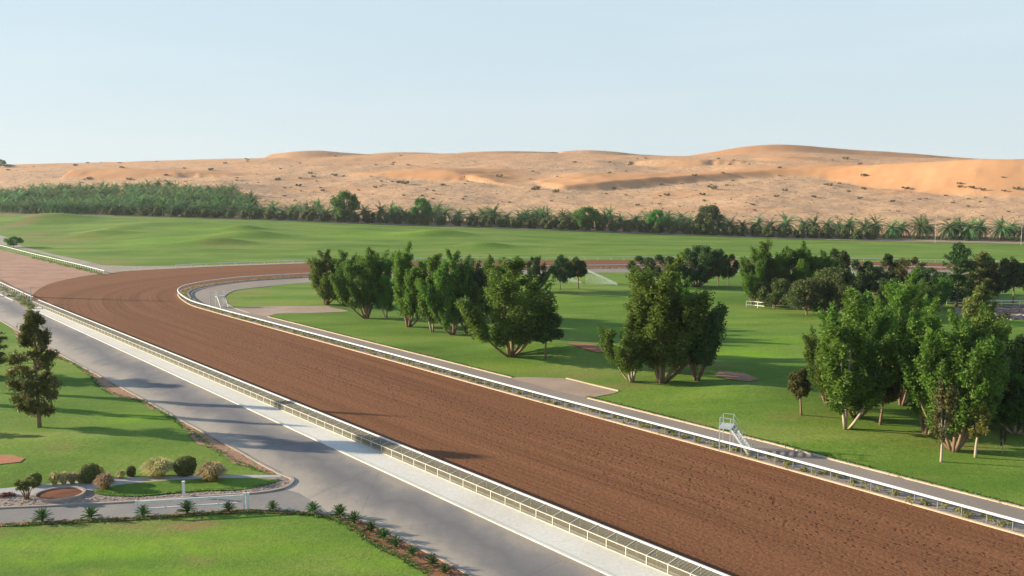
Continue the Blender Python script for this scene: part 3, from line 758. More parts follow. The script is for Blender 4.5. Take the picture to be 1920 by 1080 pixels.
# lamp poles (slim)
def pole(px, py, top, label, wd=.14, arm=0):
    p = W(px, py); h = (py - top) * p.y / F; r = empty('lamp_post', p); tag(r, label, 'lamp post')
    mb = MB(); mb.tube([(0, 0, -.1), (0, 0, h)], [wd, wd * .6], 8); mb.build('pole', M['galv'], r)
    mb = MB(); mb.box((.35, 0, h), (.9, .22, .12)); mb.build('lamp_head', M['galv'], r)
pole(59, 570, 538, 'slim grey pole where the crowd fence begins at the left')
pole(395, 574, 547, 'slim grey pole beside the distant viewing steps')
pole(1753, 456, 404, 'slim pale pole in front of the palm row near the right', .09)
pole(1914, 460, 412, 'slim pale pole in front of the palm row at the right edge', .09)
pole(-150, 551, 415, 'tall mast left of the picture shading the track bend', .7)

# ring bed
p = FW(112, 930); rr = 2.1
root = empty('ring_bed', p); tag(root, 'round brick edged bed filled with red brown mulch on the gravel', 'flower bed')
mb = MB(); N = 40
mb.sweep([Vector((rr * math.cos(a) * 1.0, rr * math.sin(a) * .8, 0)) for a in np.linspace(0, 2 * math.pi, N + 1)], rect_prof(.25, .28, .02)); mb.build('brick_edge', M['kerbgrey'], root)
mb = MB(); ring = [(rr * .97 * math.cos(a), rr * .78 * math.sin(a), .16) for a in np.linspace(0, 2 * math.pi, N, endpoint=False)]
mb.add([(0, 0, .3)] + ring, [(0, i + 1, (i + 1) % N + 1) for i in range(N)]); mb.build('mulch', M['mulch'], root)

# ---------------------------------------------------------------- foliage
def leaves(clumps, size, aspect=1.0, seed=0, shell=.5, droop=0.0):
    """clumps: (centre, axis vector (half length), radius, count). returns V, F, per-face value"""
    rg = np.random.default_rng(seed); C = []
    for (c, ax, rad, n) in clumps:
        c = np.array(c, float); ax = np.array(ax, float); n = int(n)
        d = rg.normal(size=(n, 3)); d /= np.linalg.norm(d, axis=1)[:, None]
        r = rg.uniform(0, 1, n) ** shell
        L = np.linalg.norm(ax); e = ax / (L + 1e-9)
        q = d * r[:, None]
        par = q @ e
        pos = c + (q - par[:, None] * e) * rad * (1 - .35 * np.clip(par, 0, 1))[:, None] + par[:, None] * ax
        pos += rg.normal(size=(n, 3)) * size * .5
        C.append(pos)
    C = np.concatenate(C); n = len(C)
    a = rg.normal(size=(n, 3)); a[:, 2] += .6 - droop * 2; a /= np.linalg.norm(a, axis=1)[:, None]
    b = rg.normal(size=(n, 3)); b -= (b * a).sum(1)[:, None] * a; b /= np.linalg.norm(b, axis=1)[:, None]
    s = size * rg.uniform(.55, 1.25, n)[:, None]
    a = a * s * aspect; b = b * s / aspect * .62
    V = np.stack([C - a, C + b * .8 - a * .1, C + a, C - b * .8 - a * .1], 1).reshape(-1, 3)
    Fq = np.arange(n * 4).reshape(-1, 4)
    return V, Fq, rg.uniform(0, 1, n)
def leaf_mesh(name, clumps, size, mat, **k):
    V, Fq, val = leaves(clumps, size, **k)
    me = mesh_np(name, V, Fq, mat)
    at = me.attributes.new('leafv', 'FLOAT', 'FACE')
    if len(at.data) == len(val): at.data.foreach_set('value', (val ** 2).astype(np.float32))
    return me
def curve(a, c, b, n=7): return [a * (1 - t) ** 2 + c * 2 * t * (1 - t) + b * t * t for t in [i / n for i in range(n + 1)]]

def proto_poplar(seed, mat, ns=7, wd=4.2, ht=15, nl=15000, trunk=.07, bark='bark', leaf=.165, low=.24, rads=1.0):
    nl = int(nl * 1.8)
    r = random.Random(seed); mb = MB(); cl = []; ends = []
    for i in range(ns):
        az = 2 * math.pi * (i + r.uniform(-.35, .35)) / ns; rr = wd * r.uniform(.3, .95) * (1 if i else .1); hh = ht * (1.0 - .5 * (rr / wd) ** 1.6) * r.uniform(.88, 1.0)
        b = Vector((rr * math.cos(az), rr * math.sin(az), hh)); c = Vector((b.x * .8, b.y * .8, hh * .4))
        o = Vector((.16 * math.cos(az), .16 * math.sin(az), -.1))
        b.x += r.uniform(-.3, .3); pts = curve(o, c, b, 9); mb.tube(pts, [max(.025, .17 * (1 - k / 9.5)) * (1 if ns > 3 else .8) for k in range(10)], 6)
        # main plume at the tip
        ends.append((pts, hh))
        tip = (pts[-1] - pts[-3])
        cl.append((pts[-2], tip.normalized() * ht * r.uniform(.10, .15), r.uniform(.5, .75) * rads, 1.5))
        for k in range(r.randint(19, 24)):
            f = low * .75 + (.95 - low * .75) * r.random() ** .85; q = pts[min(9, int(f * 9))].lerp(pts[min(9, int(f * 9) + 1)], f * 9 % 1)
            a2 = az + r.uniform(-2.4, 2.4); L = ht * r.uniform(.07, .17) * (1.2 - f * .4)
            dv = Vector((math.cos(a2) * .75, math.sin(a2) * .75, r.uniform(.8, 1.5))).normalized()
            e = q + dv * L
            mb.tube([q, e], [.05, .015], 4, False)
            cl.append((q.lerp(e, .75), (dv + Vector((0, 0, .5))) * L * .5, r.uniform(.38, .78) * rads, r.uniform(.6, 1.2)))
    tot = sum(c[3] for c in cl); cl = [(tuple(c[0]), tuple(c[1]), c[2], c[3] / tot * nl) for c in cl]
    root = empty('poplar_tree', (0, 0, 0)); mb.build('trunk', M[bark], root, True)
    link('crown', leaf_mesh('crown', cl, leaf, M[mat], seed=seed, shell=.55), root)
    root['h'] = ht; root['w'] = wd * 2; return root
def proto_conifer(seed, mat='conifer', ht=13, wd=2.7, nl=16000, leaf=.2):
    r = random.Random(seed); mb = MB(); cl = []
    P_ = [Vector((r.uniform(-.12, .12) * k / 3, r.uniform(-.12, .12) * k / 3, ht * k / 8 - .1)) for k in range(9)]
    mb.tube(P_, [.26 * (1 - k / 8.4) + .03 for k in range(9)], 8)
    z = ht * .11
    while z < ht * .97:
        f = z / ht; env = wd * (1.0 if f < .55 else (1 - (f - .55) / .5) ** .8) * (.75 + .25 * min(1, f * 5)); 
        for k in range(r.randint(2, 4)):
            az = r.uniform(0, 6.28); L = env * r.uniform(.45, 1.08); upv = r.uniform(.1, .55)
            q = Vector((0, 0, z)); e = q + Vector((math.cos(az) * L, math.sin(az) * L, upv * L))
            mb.tube([q, q.lerp(e, .5) - Vector((0, 0, .1)), e], [.06, .04, .015], 4, False)
            for t in (.45, .75, 1.0):
                if t < .5 and r.random() < .4: continue
                c = q.lerp(e, t); cl.append((c, Vector((0, 0, r.uniform(.35, .7))), r.uniform(.4, .8) * (.6 + env / wd * .5), r.uniform(.5, 1.2)))
        z += ht * r.uniform(.024, .042)
    cl.append((Vector((0, 0, ht * .97)), Vector((0, 0, .8)), .35, .6))
    tot = sum(c[3] for c in cl); cl = [(tuple(c[0]), tuple(c[1]), c[2], c[3] / tot * nl) for c in cl]
    root = empty('pine_tree', (0, 0, 0)); mb.build('trunk', M['bark'], root, True)
    link('crown', leaf_mesh('crown', cl, leaf, M[mat], seed=seed, shell=.6, aspect=1.3), root)
    root['h'] = ht; root['w'] = wd * 2; return root
def proto_round(seed, mat, ht=8, wd=3, nl=8000, tf=.3, leaf=.22, bark='bark', nclump=26, name='broadleaf_tree', lean=0):
    r = random.Random(seed); mb = MB(); cl = []
    top = Vector((lean, r.uniform(-.15, .15), ht * tf * 1.15)); mb.tube(curve(Vector((0, 0, -.1)), Vector((lean * .2, .1, ht * tf * .6)), top, 5), [.2, .18, .15, .14, .13, .12], 7)
    cz = ht * (tf + (1 - tf) * .5); rz = ht * (1 - tf) * .5
    for k in range(nclump):
        az = r.uniform(0, 6.28); u = r.uniform(-.8, .95); s = math.sqrt(max(0, 1 - u * u)) * r.uniform(.45, .9)
        c = Vector((s * wd * math.cos(az) + lean, s * wd * math.sin(az), cz + u * rz * .9))
        mb.tube([top - Vector((0, 0, .2)), top.lerp(c, .5) + Vector((0, 0, .25)), c], [.07, .045, .02], 4, False)
        cl.append((c, Vector((0, 0, r.uniform(.16, .26) * rz * 1.5)), wd * r.uniform(.2, .36), r.uniform(.6, 1.3)))
    tot = sum(c[3] for c in cl); cl = [(tuple(c[0]), tuple(c[1]), c[2], c[3] / tot * nl) for c in cl]
    root = empty(name, (0, 0, 0)); mb.build('trunk', M[bark], root, True)
    link('crown', leaf_mesh('crown', cl, leaf, M[mat], seed=seed, shell=.55), root)
    root['h'] = ht; root['w'] = wd * 2; return root
PROTO = {
 'P0': proto_poplar(1, 'poplar', 8, 4.6, 15, 20000, low=.22), 'P1': proto_poplar(2, 'poplar', 7, 4.4, 15, 19000), 'P2': proto_poplar(3, 'poplar', 9, 4.8, 15, 21000),
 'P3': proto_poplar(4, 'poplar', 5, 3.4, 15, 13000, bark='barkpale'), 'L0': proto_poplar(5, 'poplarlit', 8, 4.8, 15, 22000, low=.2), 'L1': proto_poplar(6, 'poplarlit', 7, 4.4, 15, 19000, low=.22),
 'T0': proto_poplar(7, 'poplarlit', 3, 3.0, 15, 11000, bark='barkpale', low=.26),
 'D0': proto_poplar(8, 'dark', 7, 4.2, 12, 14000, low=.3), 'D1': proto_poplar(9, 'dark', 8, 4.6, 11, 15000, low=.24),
 'C0': proto_conifer(10), 'C1': proto_conifer(11, 'dark', 13, 2.9, 15000), 'C2': proto_conifer(12, 'conifer', 12, 2.6, 11000),
 'R0': proto_round(13, 'dark', 8, 2.7, 9000, .34), 'R1': proto_round(14, 'dark', 9, 3.6, 9000, .2), 'R2': proto_round(15, 'olive', 9, 4.2, 12000, .1, nclump=40),
 'R3': proto_round(16, 'brownleaf', 8, 2.1, 5000, .38, lean=-.3), 'R4': proto_round(17, 'rowtree', 8, 4, 9000, .16, nclump=34),
 'Y0': proto_round(18, 'yellow', 10, 1.3, 2600, .3, .2, 'barkpale', 22, 'young_tree'), 'Y1': proto_round(19, 'brownleaf', 10, 1.5, 2600, .22, .2, 'barkpale', 24, 'young_tree'),
 'B0': proto_round(20, 'brownleaf', 9, 3.4, 6000, .2),
}
used = set()
def tree(k, px, py, top, wpx, label, group=None, cat='tree', rz=None, D=None):
    p = W(px, py) if D is None else Vector(((px - 960) / F * D, D, h1((px - 960) / F * D, D)))
    pr = PROTO[k]; hh = (py - top) * p.y / F * 1.0; ww = wpx * p.y / F
    sz = hh / pr['h']; sx = ww / pr['w'] * ((1.0 if group == GL else 1.13) if k[0] in 'PLTD' else 1.0)
    rz = rnd.uniform(0, 6.28) if rz is None else rz
    if k in used: return copy_tree(pr, p, rz, (sx, sx, sz), label, group, cat)
    used.add(k); pr.location = p; pr.rotation_euler = (0, 0, rz); pr.scale = (sx, sx, sz); tag(pr, label, cat, group); return pr
GL = 'poplars left of the fairway'
tree('P1', 612, 571, 460, 92, 'leftmost poplar of the big clump, nearest the bend of the track', GL)
tree('P0', 646, 573, 466, 85, 'second poplar from the left in the big clump, slim trunk in shade', GL)
tree('P2', 687, 597, 456, 118, 'tall full poplar with dark fanned stems, third in the clump', GL)
tree('T0', 724, 596, 478, 68, 'narrow poplar between the two stout trunks of the clump', GL)
tree('L0', 766, 613, 455, 118, 'broad poplar with split reddish trunk in the middle of the clump', GL)
tree('R3', 750, 592, 545, 30, 'tiny brown leaved tree behind the split trunk poplar', GL)
tree('T0', 810, 622, 472, 82, 'slender single stemmed poplar right of the split trunk one', GL)
tree('P1', 849, 628, 454, 108, 'tallest poplar of the left clump with twisted brown trunk', GL)
tree('D0', 877, 625, 452, 96, 'dark leaning poplar just behind the tallest one', GL)
tree('P3', 890, 626, 520, 60, 'short poplar with straight trunk beside the dark leaning one', GL)
tree('P2', 925, 606, 470, 90, 'half hidden poplar behind the large vase shaped one', GL)
tree('L1', 958, 668, 474, 180, 'large vase shaped poplar at the right end of the left clump')
tree('R0', 1023, 673, 583, 66, 'small dark round tree beside the large vase shaped poplar')
tree('D1', 1003, 548, 476, 52, 'dusky far tree just behind the crown of the large poplar', 'far trees by the sprinkler')
tree('R1', 1050, 543, 478, 52, 'dark far tree with forked trunk left of the water jet', 'far trees by the sprinkler')
tree('R0', 1084, 541, 484, 44, 'dark far tree nearest the sprinkler jet', 'far trees by the sprinkler')
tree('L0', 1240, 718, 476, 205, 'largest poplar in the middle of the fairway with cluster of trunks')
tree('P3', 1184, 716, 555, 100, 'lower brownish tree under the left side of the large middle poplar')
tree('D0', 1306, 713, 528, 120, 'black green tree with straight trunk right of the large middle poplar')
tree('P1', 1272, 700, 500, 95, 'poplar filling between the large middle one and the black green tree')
tree('R1', 1205, 535, 480, 60, 'far dark tree behind the top of the middle poplar', 'far trees on the fairway')
tree('R1', 1243, 540, 478, 60, 'far round tree left of the umbrella shaped dark tree', 'far trees on the fairway')
tree('D1', 1307, 538, 454, 100, 'umbrella shaped dark tree on the far fairway', 'far trees on the fairway')
tree('R1', 1347, 535, 466, 52, 'round dark tree right of the umbrella shaped one', 'far trees on the fairway')
tree('R1', 1366, 534, 476, 42, 'last small dark tree at the right of the far fairway row', 'far trees on the fairway')
GM = 'poplars behind the white paddock fence'
tree('P0', 1412, 572, 460, 62, 'leftmost poplar behind the white paddock fence', GM)
tree('L1', 1432, 570, 448, 84, 'tall poplar above the short piece of white fence', GM)
tree('P2', 1470, 572, 455, 78, 'dark poplar right of the tall one behind the white fence', GM)
tree('L0', 1508, 574, 453, 90, 'bright topped poplar in the middle of the fenced cluster', GM)
tree('P1', 1542, 570, 462, 64, 'rightmost poplar of the fenced cluster', GM)
tree('R1', 1568, 560, 466, 56, 'dark rounded tree at the right shoulder of the fenced cluster', GM)
tree('R2', 1452, 578, 520, 70, 'low leafy growth filling the foot of the fenced poplars', GM)
tree('R2', 1512, 590, 520, 96, 'olive weeping tree at the right end of the white fence', GM)
tree('R2', 1570, 592, 502, 100, 'larger olive weeping tree behind the bright foreground poplars', GM)
tree('B0', 1545, 592, 556, 60, 'brown dry shrubby tree at the end of the white fence', GM)
GD = 'dark trees near the far track on the right'
for i, a in enumerate([('R1', 1612, 555, 487, 62, 'dark tree right of the white water jet'), ('D1', 1640, 553, 495, 60, 'second dark tree right of the white jet'), ('C1', 1662, 548, 476, 34, 'small dark spire shaped tree standing above the others by the far track'),
                      ('B0', 1700, 550, 482, 66, 'brownish tree against the red far track'), ('R1', 1735, 556, 500, 70, 'flat topped dark tree below the far track'), ('D1', 1765, 560, 505, 60, 'dark tree left of the tall grey green pine'),
                      ('C1', 1793, 575, 455, 62, 'tall grey green pine rising above the far field edge'), ('C2', 1835, 572, 472, 66, 'grey green pine right of the tallest far pine'), ('R1', 1866, 572, 484, 66, 'round dark tree behind the white rail on the right'),
                      ('R0', 1899, 570, 485, 56, 'round dark tree on a bare trunk near the right edge'), ('R1', 1935, 570, 490, 60, 'dark tree cut by the right edge of the picture'), ('P3', 1763, 580, 515, 44, 'thin pale green tree before the dark hut'),
                      ('P0', 1722, 590, 520, 70, 'dark poplar behind the bright spire tree'), ('D0', 1600, 590, 510, 70, 'shaded tree behind the right olive tree'), ('D1', 1660, 600, 515, 80, 'shaded tree left of the bright spire'),]):
    tree(*a, group=GD)
GR = 'poplars in the right foreground'
tree('T0', 1587, 804, 536, 150, 'slim poplar with two white stems at the left of the foreground group', GR, rz=2.0)
tree('L1', 1604, 783, 530, 165, 'poplar with reddish twin trunk behind the white stemmed one', GR)
tree('L0', 1690, 760, 500, 130, 'bright poplar whose spire rises highest in the foreground group', GR)
tree('P2', 1640, 745, 540, 120, 'darker poplar between the two stemmed one and the highest spire', GR)
tree('L0', 1736, 812, 556, 175, 'broad bright poplar with slanting trunk in the foreground group', GR)
tree('P1', 1788, 846, 558, 170, 'heavy poplar, dark on its right side, in the middle of the foreground group', GR)
tree('P0', 1830, 800, 560, 120, 'deeply shaded poplar at the right of the heavy one', GR)
tree('P1', 1868, 780, 590, 110, 'poplar in half shade near the right edge of the foreground group', GR)
tree('P2', 1552, 760, 600, 110, 'lowest and leftmost leafy poplar of the foreground group', GR)
tree('C2', 1832, 705, 530, 86, 'olive brown pine rising behind the foreground poplars', None)
tree('D0', 1912, 800, 600, 170, 'dark spreading tree at the right edge of the lawn', GR)
tree('P3', 1905, 815, 690, 130, 'low leafy tree cut by the right edge above the lawn', GR)
tree('R3', 1502, 778, 690, 50, 'small brown green tree with leafy lower stem, left of the foreground group', rz=0)
tree('R3', 1650, 796, 690, 62, 'small bent tree with reddish crown under the foreground poplars', rz=3)
tree('Y1', 1765, 866, 706, 46, 'thin brown leaved sapling nearest the rail side of the lawn', 'saplings under the poplars')
tree('Y0', 1743, 815, 714, 42, 'yellow leaved sapling left of the brown one', 'saplings under the poplars')
tree('Y0', 1829, 858, 738, 40, 'yellow green sapling right of the dark trunk', 'saplings under the poplars')
tree('Y1', 1803, 836, 750, 32, 'crooked little sapling between the two yellow ones', 'saplings under the poplars')
tree('Y1', 1879, 850, 795, 14, 'nearly bare stake like sapling on the worn grass', 'saplings under the poplars')
tree('C0', 74, 801, 577, 82, 'tall ragged pine alone on the left lawn beside the road', rz=1.0)
tree('C0', -30, 706, 600, 84, 'pine partly cut by the left edge of the picture', rz=3)
tree('C2', -75, 733, 500, 24, 'pine outside the left edge, farther one', 'pines beyond the left edge')
tree('C0', -90, 757, 570, 26, 'pine outside the left edge, middle one', 'pines beyond the left edge')
tree('C2', -60, 814, 765, 40, 'short pine outside the left edge', 'pines beyond the left edge')
tree('R4', 26, 464, 444, 36, 'rounded green bush by the chute rail at the far left', cat='bush')
tree('R4', 10, 307, 293, 22, 'distant blurred tree on the skyline at the far left', D=1290)
tree('R4', 26, 306, 301, 22, 'low distant bush beside the skyline tree at the far left', D=1290, cat='bush')

# ---------------------------------------------------------------- palms
def proto_palm(seed, ht=12, tr=.42):
    r = random.Random(seed); root = empty('date_palm', (0, 0, 0))
    mb = MB(); th = ht * tr; mb.tube([(0, 0, -.2), (r.uniform(-.1, .1), 0, th * .5), (0, 0, th)], [.42, .34, .4], 8); mb.build('trunk', M['palmbark'], root, True)
    V = []; Fq = []; val = []
    nf = 60
    for i in range(nf):
        el = math.asin(r.uniform(-.7, .99)); az = i * 2.4 + r.uniform(-.3, .3); L = ht * r.uniform(.42, .55); ns = 7
        p = Vector((0, 0, th)); dz = el; pts = [p.copy()]
        for s in range(ns):
            dd = Vector((math.cos(az) * math.cos(dz), math.sin(az) * math.cos(dz), math.sin(dz))); p = p + dd * L / ns; pts.append(p.copy()); dz -= r.uniform(.08, .2)
        side = Vector((-math.sin(az), math.cos(az), 0)); v0 = r.random()
        for s in range(1, 14):
            t = s / 13 * ns; k = min(ns - 1, int(t)); q = pts[k].lerp(pts[k + 1], t - k); dd = (pts[k + 1] - pts[k]).normalized()
            ll = L * .15 * math.sin(min(1, s / 13 * 1.05 + .12) * 2.75) + .15
            for sg_ in (-1, 1):
                e = q + side * sg_ * ll * .75 + dd * ll * .65 - Vector((0, 0, ll * .25))
                b = len(V); V += [q - dd * .27, q + dd * .27, e]; Fq.append((b, b + 1, b + 2)); val.append(v0)
        for s in range(ns):
            b = len(V); wv = Vector((0, 0, .05)); V += [pts[s] - wv, pts[s + 1] - wv * .6, pts[s + 1] + wv * .6, pts[s] + wv]; Fq.append((b, b + 1, b + 2, b + 3)); val.append(.9)
    me = bpy.data.meshes.new('fronds'); me.from_pydata(V, [], Fq); me.materials.append(M['palmleaf'])
    at = me.attributes.new('leafv', 'FLOAT', 'FACE'); at.data.foreach_set('value', val); me.update()
    link('fronds', me, root); return root
palms = [proto_palm(s, 15, t) for s, t in ((1, .36), (2, .4), (3, .32))]
pu = set()
def palm(x, y, s, label, group):
    k = rnd.randrange(3); z = h1(x, y); sc_ = (s * rnd.uniform(.9, 1.1),) * 2 + (s * rnd.uniform(.9, 1.12),)
    if k in pu: copy_tree(palms[k], (x, y, z), rnd.uniform(0, 6.28), sc_, label, group, 'palm tree')
    else:
        pu.add(k); o = palms[k]; o.location = (x, y, z); o.scale = sc_; tag(o, label, 'palm tree', group)
n = 0
px = 490.
while px < 1455:
    p = plpt(px, rnd.uniform(12, 18)); palm(p.x, p.y, (1.02 if px < 1450 else 1.22) * rnd.uniform(.9, 1.1), 'date palm in the long single row between the far green field and the dunes', 'date palms in the row before the dunes'); n += 1
    if px > 520 and rnd.random() < .45:
        p = plpt(px + 9, rnd.uniform(26, 34)); palm(p.x, p.y, rnd.uniform(.85, 1.05), 'date palm in the long single row between the far green field and the dunes', 'date palms in the row before the dunes'); n += 1
    px += rnd.uniform(20, 30) if px < 1450 else rnd.uniform(27, 40)
RP = [1472, 1507, 1526, 1550, 1571, 1592, 1622, 1640, 1670, 1689, 1725, 1738, 1780, 1797, 1817, 1838, 1877, 1893, 1917]
onm = ['first', 'second', 'third', 'fourth', 'fifth', 'sixth', 'seventh', 'eighth', 'ninth', 'tenth', 'eleventh', 'twelfth', 'thirteenth', 'fourteenth', 'fifteenth', 'sixteenth', 'seventeenth', 'eighteenth', 'nineteenth']
for i, q in enumerate(RP):
    p = plpt(q, 13 if i % 2 == 0 or q in (1877, 1817) else 19); sz_ = 1.22 if q in (1622, 1670, 1725, 1780, 1817, 1877, 1472) else 1.05
    palm(p.x, p.y, sz_, onm[len(RP) - 1 - i] + ' date palm counted from the right edge of the palm row', 'date palms in the row before the dunes'); n += 1
# grove: rows back from the field at the far left
rows = 0; grove = []
for back in (10, 24, 38, 54, 72, 92, 114, 138, 164, 192, 222):
    lim = float(np.interp(back, [10, 38, 92, 138, 192, 222], [500, 490, 470, 455, 440, 330])); lo = -20
    q = lo + rnd.uniform(0, 15)
    while q < lim:
        if not (back > 190 and q < 60): grove.append((q, back))
        q += rnd.uniform(17, 23) * (1 if back < 60 else 1.05)
while len(grove) + n > 298: grove.pop(rnd.randrange(len(grove)))
for q, back in grove:
    p = plpt(q, back + rnd.uniform(-3, 3)); palm(p.x, p.y, rnd.uniform(.86, 1.06), 'date palm in the dense grove at the far left below the sandy slope', 'date palms in the grove')
# shrubs in front of the palm row
shr = proto_round(31, 'rowshrub', 6, 3.4, 3200, .02, .42, nclump=26, name='round_shrub')
first = True; px = 215.
while px < 1640:
    p = plpt(px, rnd.uniform(3.5, 6)); s = rnd.uniform(.95, 1.3) * (1.0 if px > 480 else .85)
    s *= 1.0; sc_ = (s * .98, s * .98, s * rnd.uniform(.85, 1.02)); lb_ = 'rounded olive shrub at the foot of the palm row beyond the far field'
    if first: shr.location = p; shr.scale = sc_; tag(shr, lb_, 'bush', 'shrubs at the foot of the palm row'); first = False
    else: copy_tree(shr, p, rnd.uniform(0, 6.28), sc_, lb_, 'shrubs at the foot of the palm row', 'bush')
    px += rnd.uniform(22, 31)
tree('R4', 648, 421, 366, 60, 'largest round green tree standing in the palm row', D=plpt(648, 6).y)
tree('R4', 790, 424, 376, 42, 'bright green tree in the palm row right of the largest one', D=plpt(790, 6).y)
tree('R4', 1100, 434, 392, 62, 'wide green tree in the palm row above the sprinkler', D=plpt(1095, 6).y)
tree('R4', 1232, 438, 396, 44, 'green tree in the palm row above the middle poplar', D=plpt(1232, 6).y)
tree('R2', 1328, 444, 390, 54, 'grey green feathery tree in the palm row', D=plpt(1328, 9).y)

# desert scrub
dsh = [proto_round(41 + k, 'scrub', 3, 2.4, 420, .0, .42, nclump=12, name='desert_shrub') for k in range(2)]
spots = [(333, 1), ]
big = [(521, 338, 16), (627, 330, 16), (588, 332, 12), (760, 345, 22), (748, 343, 16), (937, 332, 18), (1005, 356, 24), (1042, 361, 22), (1183, 306, 12), (1302, 330, 14), (1336, 355, 26), (1356, 325, 10), (1250, 367, 18), (1317, 366, 16),
       (1455, 369, 14), (1472, 358, 14), (1556, 348, 16), (1526, 370, 14), (1591, 360, 12), (1620, 355, 16), (1612, 373, 14), (1698, 355, 18), (1798, 345, 12), (1800, 351, 14), (1822, 353, 16), (1843, 357, 14), (1905, 355, 18), (1882, 359, 12),
       (1620, 330, 16), (1586, 299, 16), (1462, 315, 10), (999, 322, 8), (1078, 305, 10), (229, 315, 12), (120, 300, 8), (300, 296, 8), (196, 300, 10), (311, 329, 10), (225, 306, 8), (1815, 388, 12), (1684, 397, 9), (1787, 381, 10), (1880, 333, 8),
       (1412, 385, 12), (1341, 383, 8), (1236, 383, 10), (1300, 398, 8), (1204, 398, 8), (873, 369, 8), (868, 374, 9), (757, 367, 9), (792, 368, 10), (812, 373, 8), (605, 358, 12), (672, 357, 8)]
allsp = []
for (a, b, wv) in big: allsp.append((a, b, wv * .8))
rg = random.Random(5)
while len(allsp) < 270:
    a = rg.uniform(-10, 1925); b = rg.uniform(292, 418)
    if b > np.interp(a, [0, 500, 1920], [345, 400, 418]): continue
    allsp.append((a, b, rg.uniform(3.5, 8) * (1 if rg.random() < .85 else 1.5)))
first = [True, True]; nn = 0
for (a, b, wv) in allsp:
    p = W(a, b)
    if p.y > 1450 or p.y < 455: continue
    if nn >= len(big) and float(veg(np.array([p.x]), np.array([p.y]))[0]) < .35: nn += 1; continue
    nn += 1; k = rnd.randrange(2); s = wv * p.y / F / 4.8; s = max(.35, s); sc_ = (s, s, s * .6)
    lb_ = 'large grey green desert shrub dotting the sandy slope' if nn <= len(big) else 'small dry desert shrub scattered on the sandy slope'
    gp_ = 'large desert shrubs' if nn <= len(big) else 'small desert shrubs'
    if first[k]: dsh[k].location = p; dsh[k].scale = sc_; tag(dsh[k], lb_, 'shrub', gp_); first[k] = False
    else: copy_tree(dsh[k], p, rnd.uniform(0, 6.28), sc_, lb_, gp_, 'shrub')
rg2 = np.random.default_rng(3)
X = rg2.uniform(-720, 820, 9000); Y = rg2.uniform(470, 1330, 9000)
kp = (np.abs(X) < .66 * Y) & (Y > pld(X / Y) + 25) & (rg2.uniform(0, 1, 9000) < veg(X, Y) ** 2)
grv = (X / Y < -.28) & (Y < pld(X / Y) + 240); kp &= ~grv
X = X[kp]; Y = Y[kp]; Z = H(X, Y)
cl = [((x, y, z + .25), (0, 0, .35), r_, 7) for x, y, z, r_ in zip(X, Y, Z, rg2.uniform(.35, 1.0, len(X)))]
o = link('dry_tussocks', leaf_mesh('dry_tussocks', cl, .38, M['scrub'], seed=2)); tag(o, 'countless tiny dry tussocks covering the sandy slope', 'ground cover', kind='stuff')

# ---------------------------------------------------------------- garden plants
def proto_agave(seed):
    r = random.Random(seed); mb = MB()
    for i in range(46):
        az = i * 2.4 + r.uniform(-.2, .2); el = R(80 - 78 * (i / 46) ** .8 + r.uniform(-8, 8)); L = r.uniform(.85, 1.05) * (.8 + .2 * i / 46)
        d = Vector((math.cos(az) * math.cos(el), math.sin(az) * math.cos(el), math.sin(el))); s = Vector((-math.sin(az), math.cos(az), 0)); u = d.cross(s)
        if u.z < 0: u = -u
        o = Vector((0, 0, .12 + .25 * (1 - i / 46)))
        a = [(0, .045, 0), (.35, .075, 0), (.7, .055, -.02), (1.0, .004, -.1)]
        V = []
        for t, wd, dz in a:
            c = o + d * L * t + Vector((0, 0, dz * L)); V += [c - s * wd + u * .02, c - u * .02, c + s * wd + u * .02]
        Fc = []
        for k in range(3): Fc += [(k * 3, k * 3 + 1, k * 3 + 4, k * 3 + 3), (k * 3 + 1, k * 3 + 2, k * 3 + 5, k * 3 + 4)]
        mb.add(V, Fc)
    mb.tube([(0, 0, -.05), (0, 0, .35)], [.13, .1], 8)
    return mb.mesh('agave_plant', M['agave'])
ag = [proto_agave(1), proto_agave(2), proto_agave(3)]
AG = [(79, 980, 33), (170, 975, 31), (269, 970, 27), (351, 965, 34), (429, 962, 25), (511, 958, 22), (587, 964, 28), (637, 971, 30), (664, 984, 30), (695, 1000, 30), (719, 1014, 30), (741, 1028, 28), (772, 1044, 25), (809, 1064, 31), (834, 1078, 24), (868, 1100, 26)]
ordn = ['first', 'second', 'third', 'fourth', 'fifth', 'sixth', 'seventh', 'eighth', 'ninth', 'tenth', 'eleventh', 'twelfth', 'thirteenth', 'fourteenth', 'fifteenth', 'sixteenth']
for i, (a, b, wv) in enumerate(AG):
    p = FW(a, b - 2); o = link('agave_plant', ag[i % 3], None, p + Vector((0, 0, .05))); s = wv * p.y / F / 1.4; o.scale = (s, s, s * 1.12); o.rotation_euler = (0, 0, rnd.uniform(0, 6))
    tag(o, ordn[i] + ' spiky agave from the left in the soil bed edging the front lawn', 'agave', 'agaves edging the front lawn')
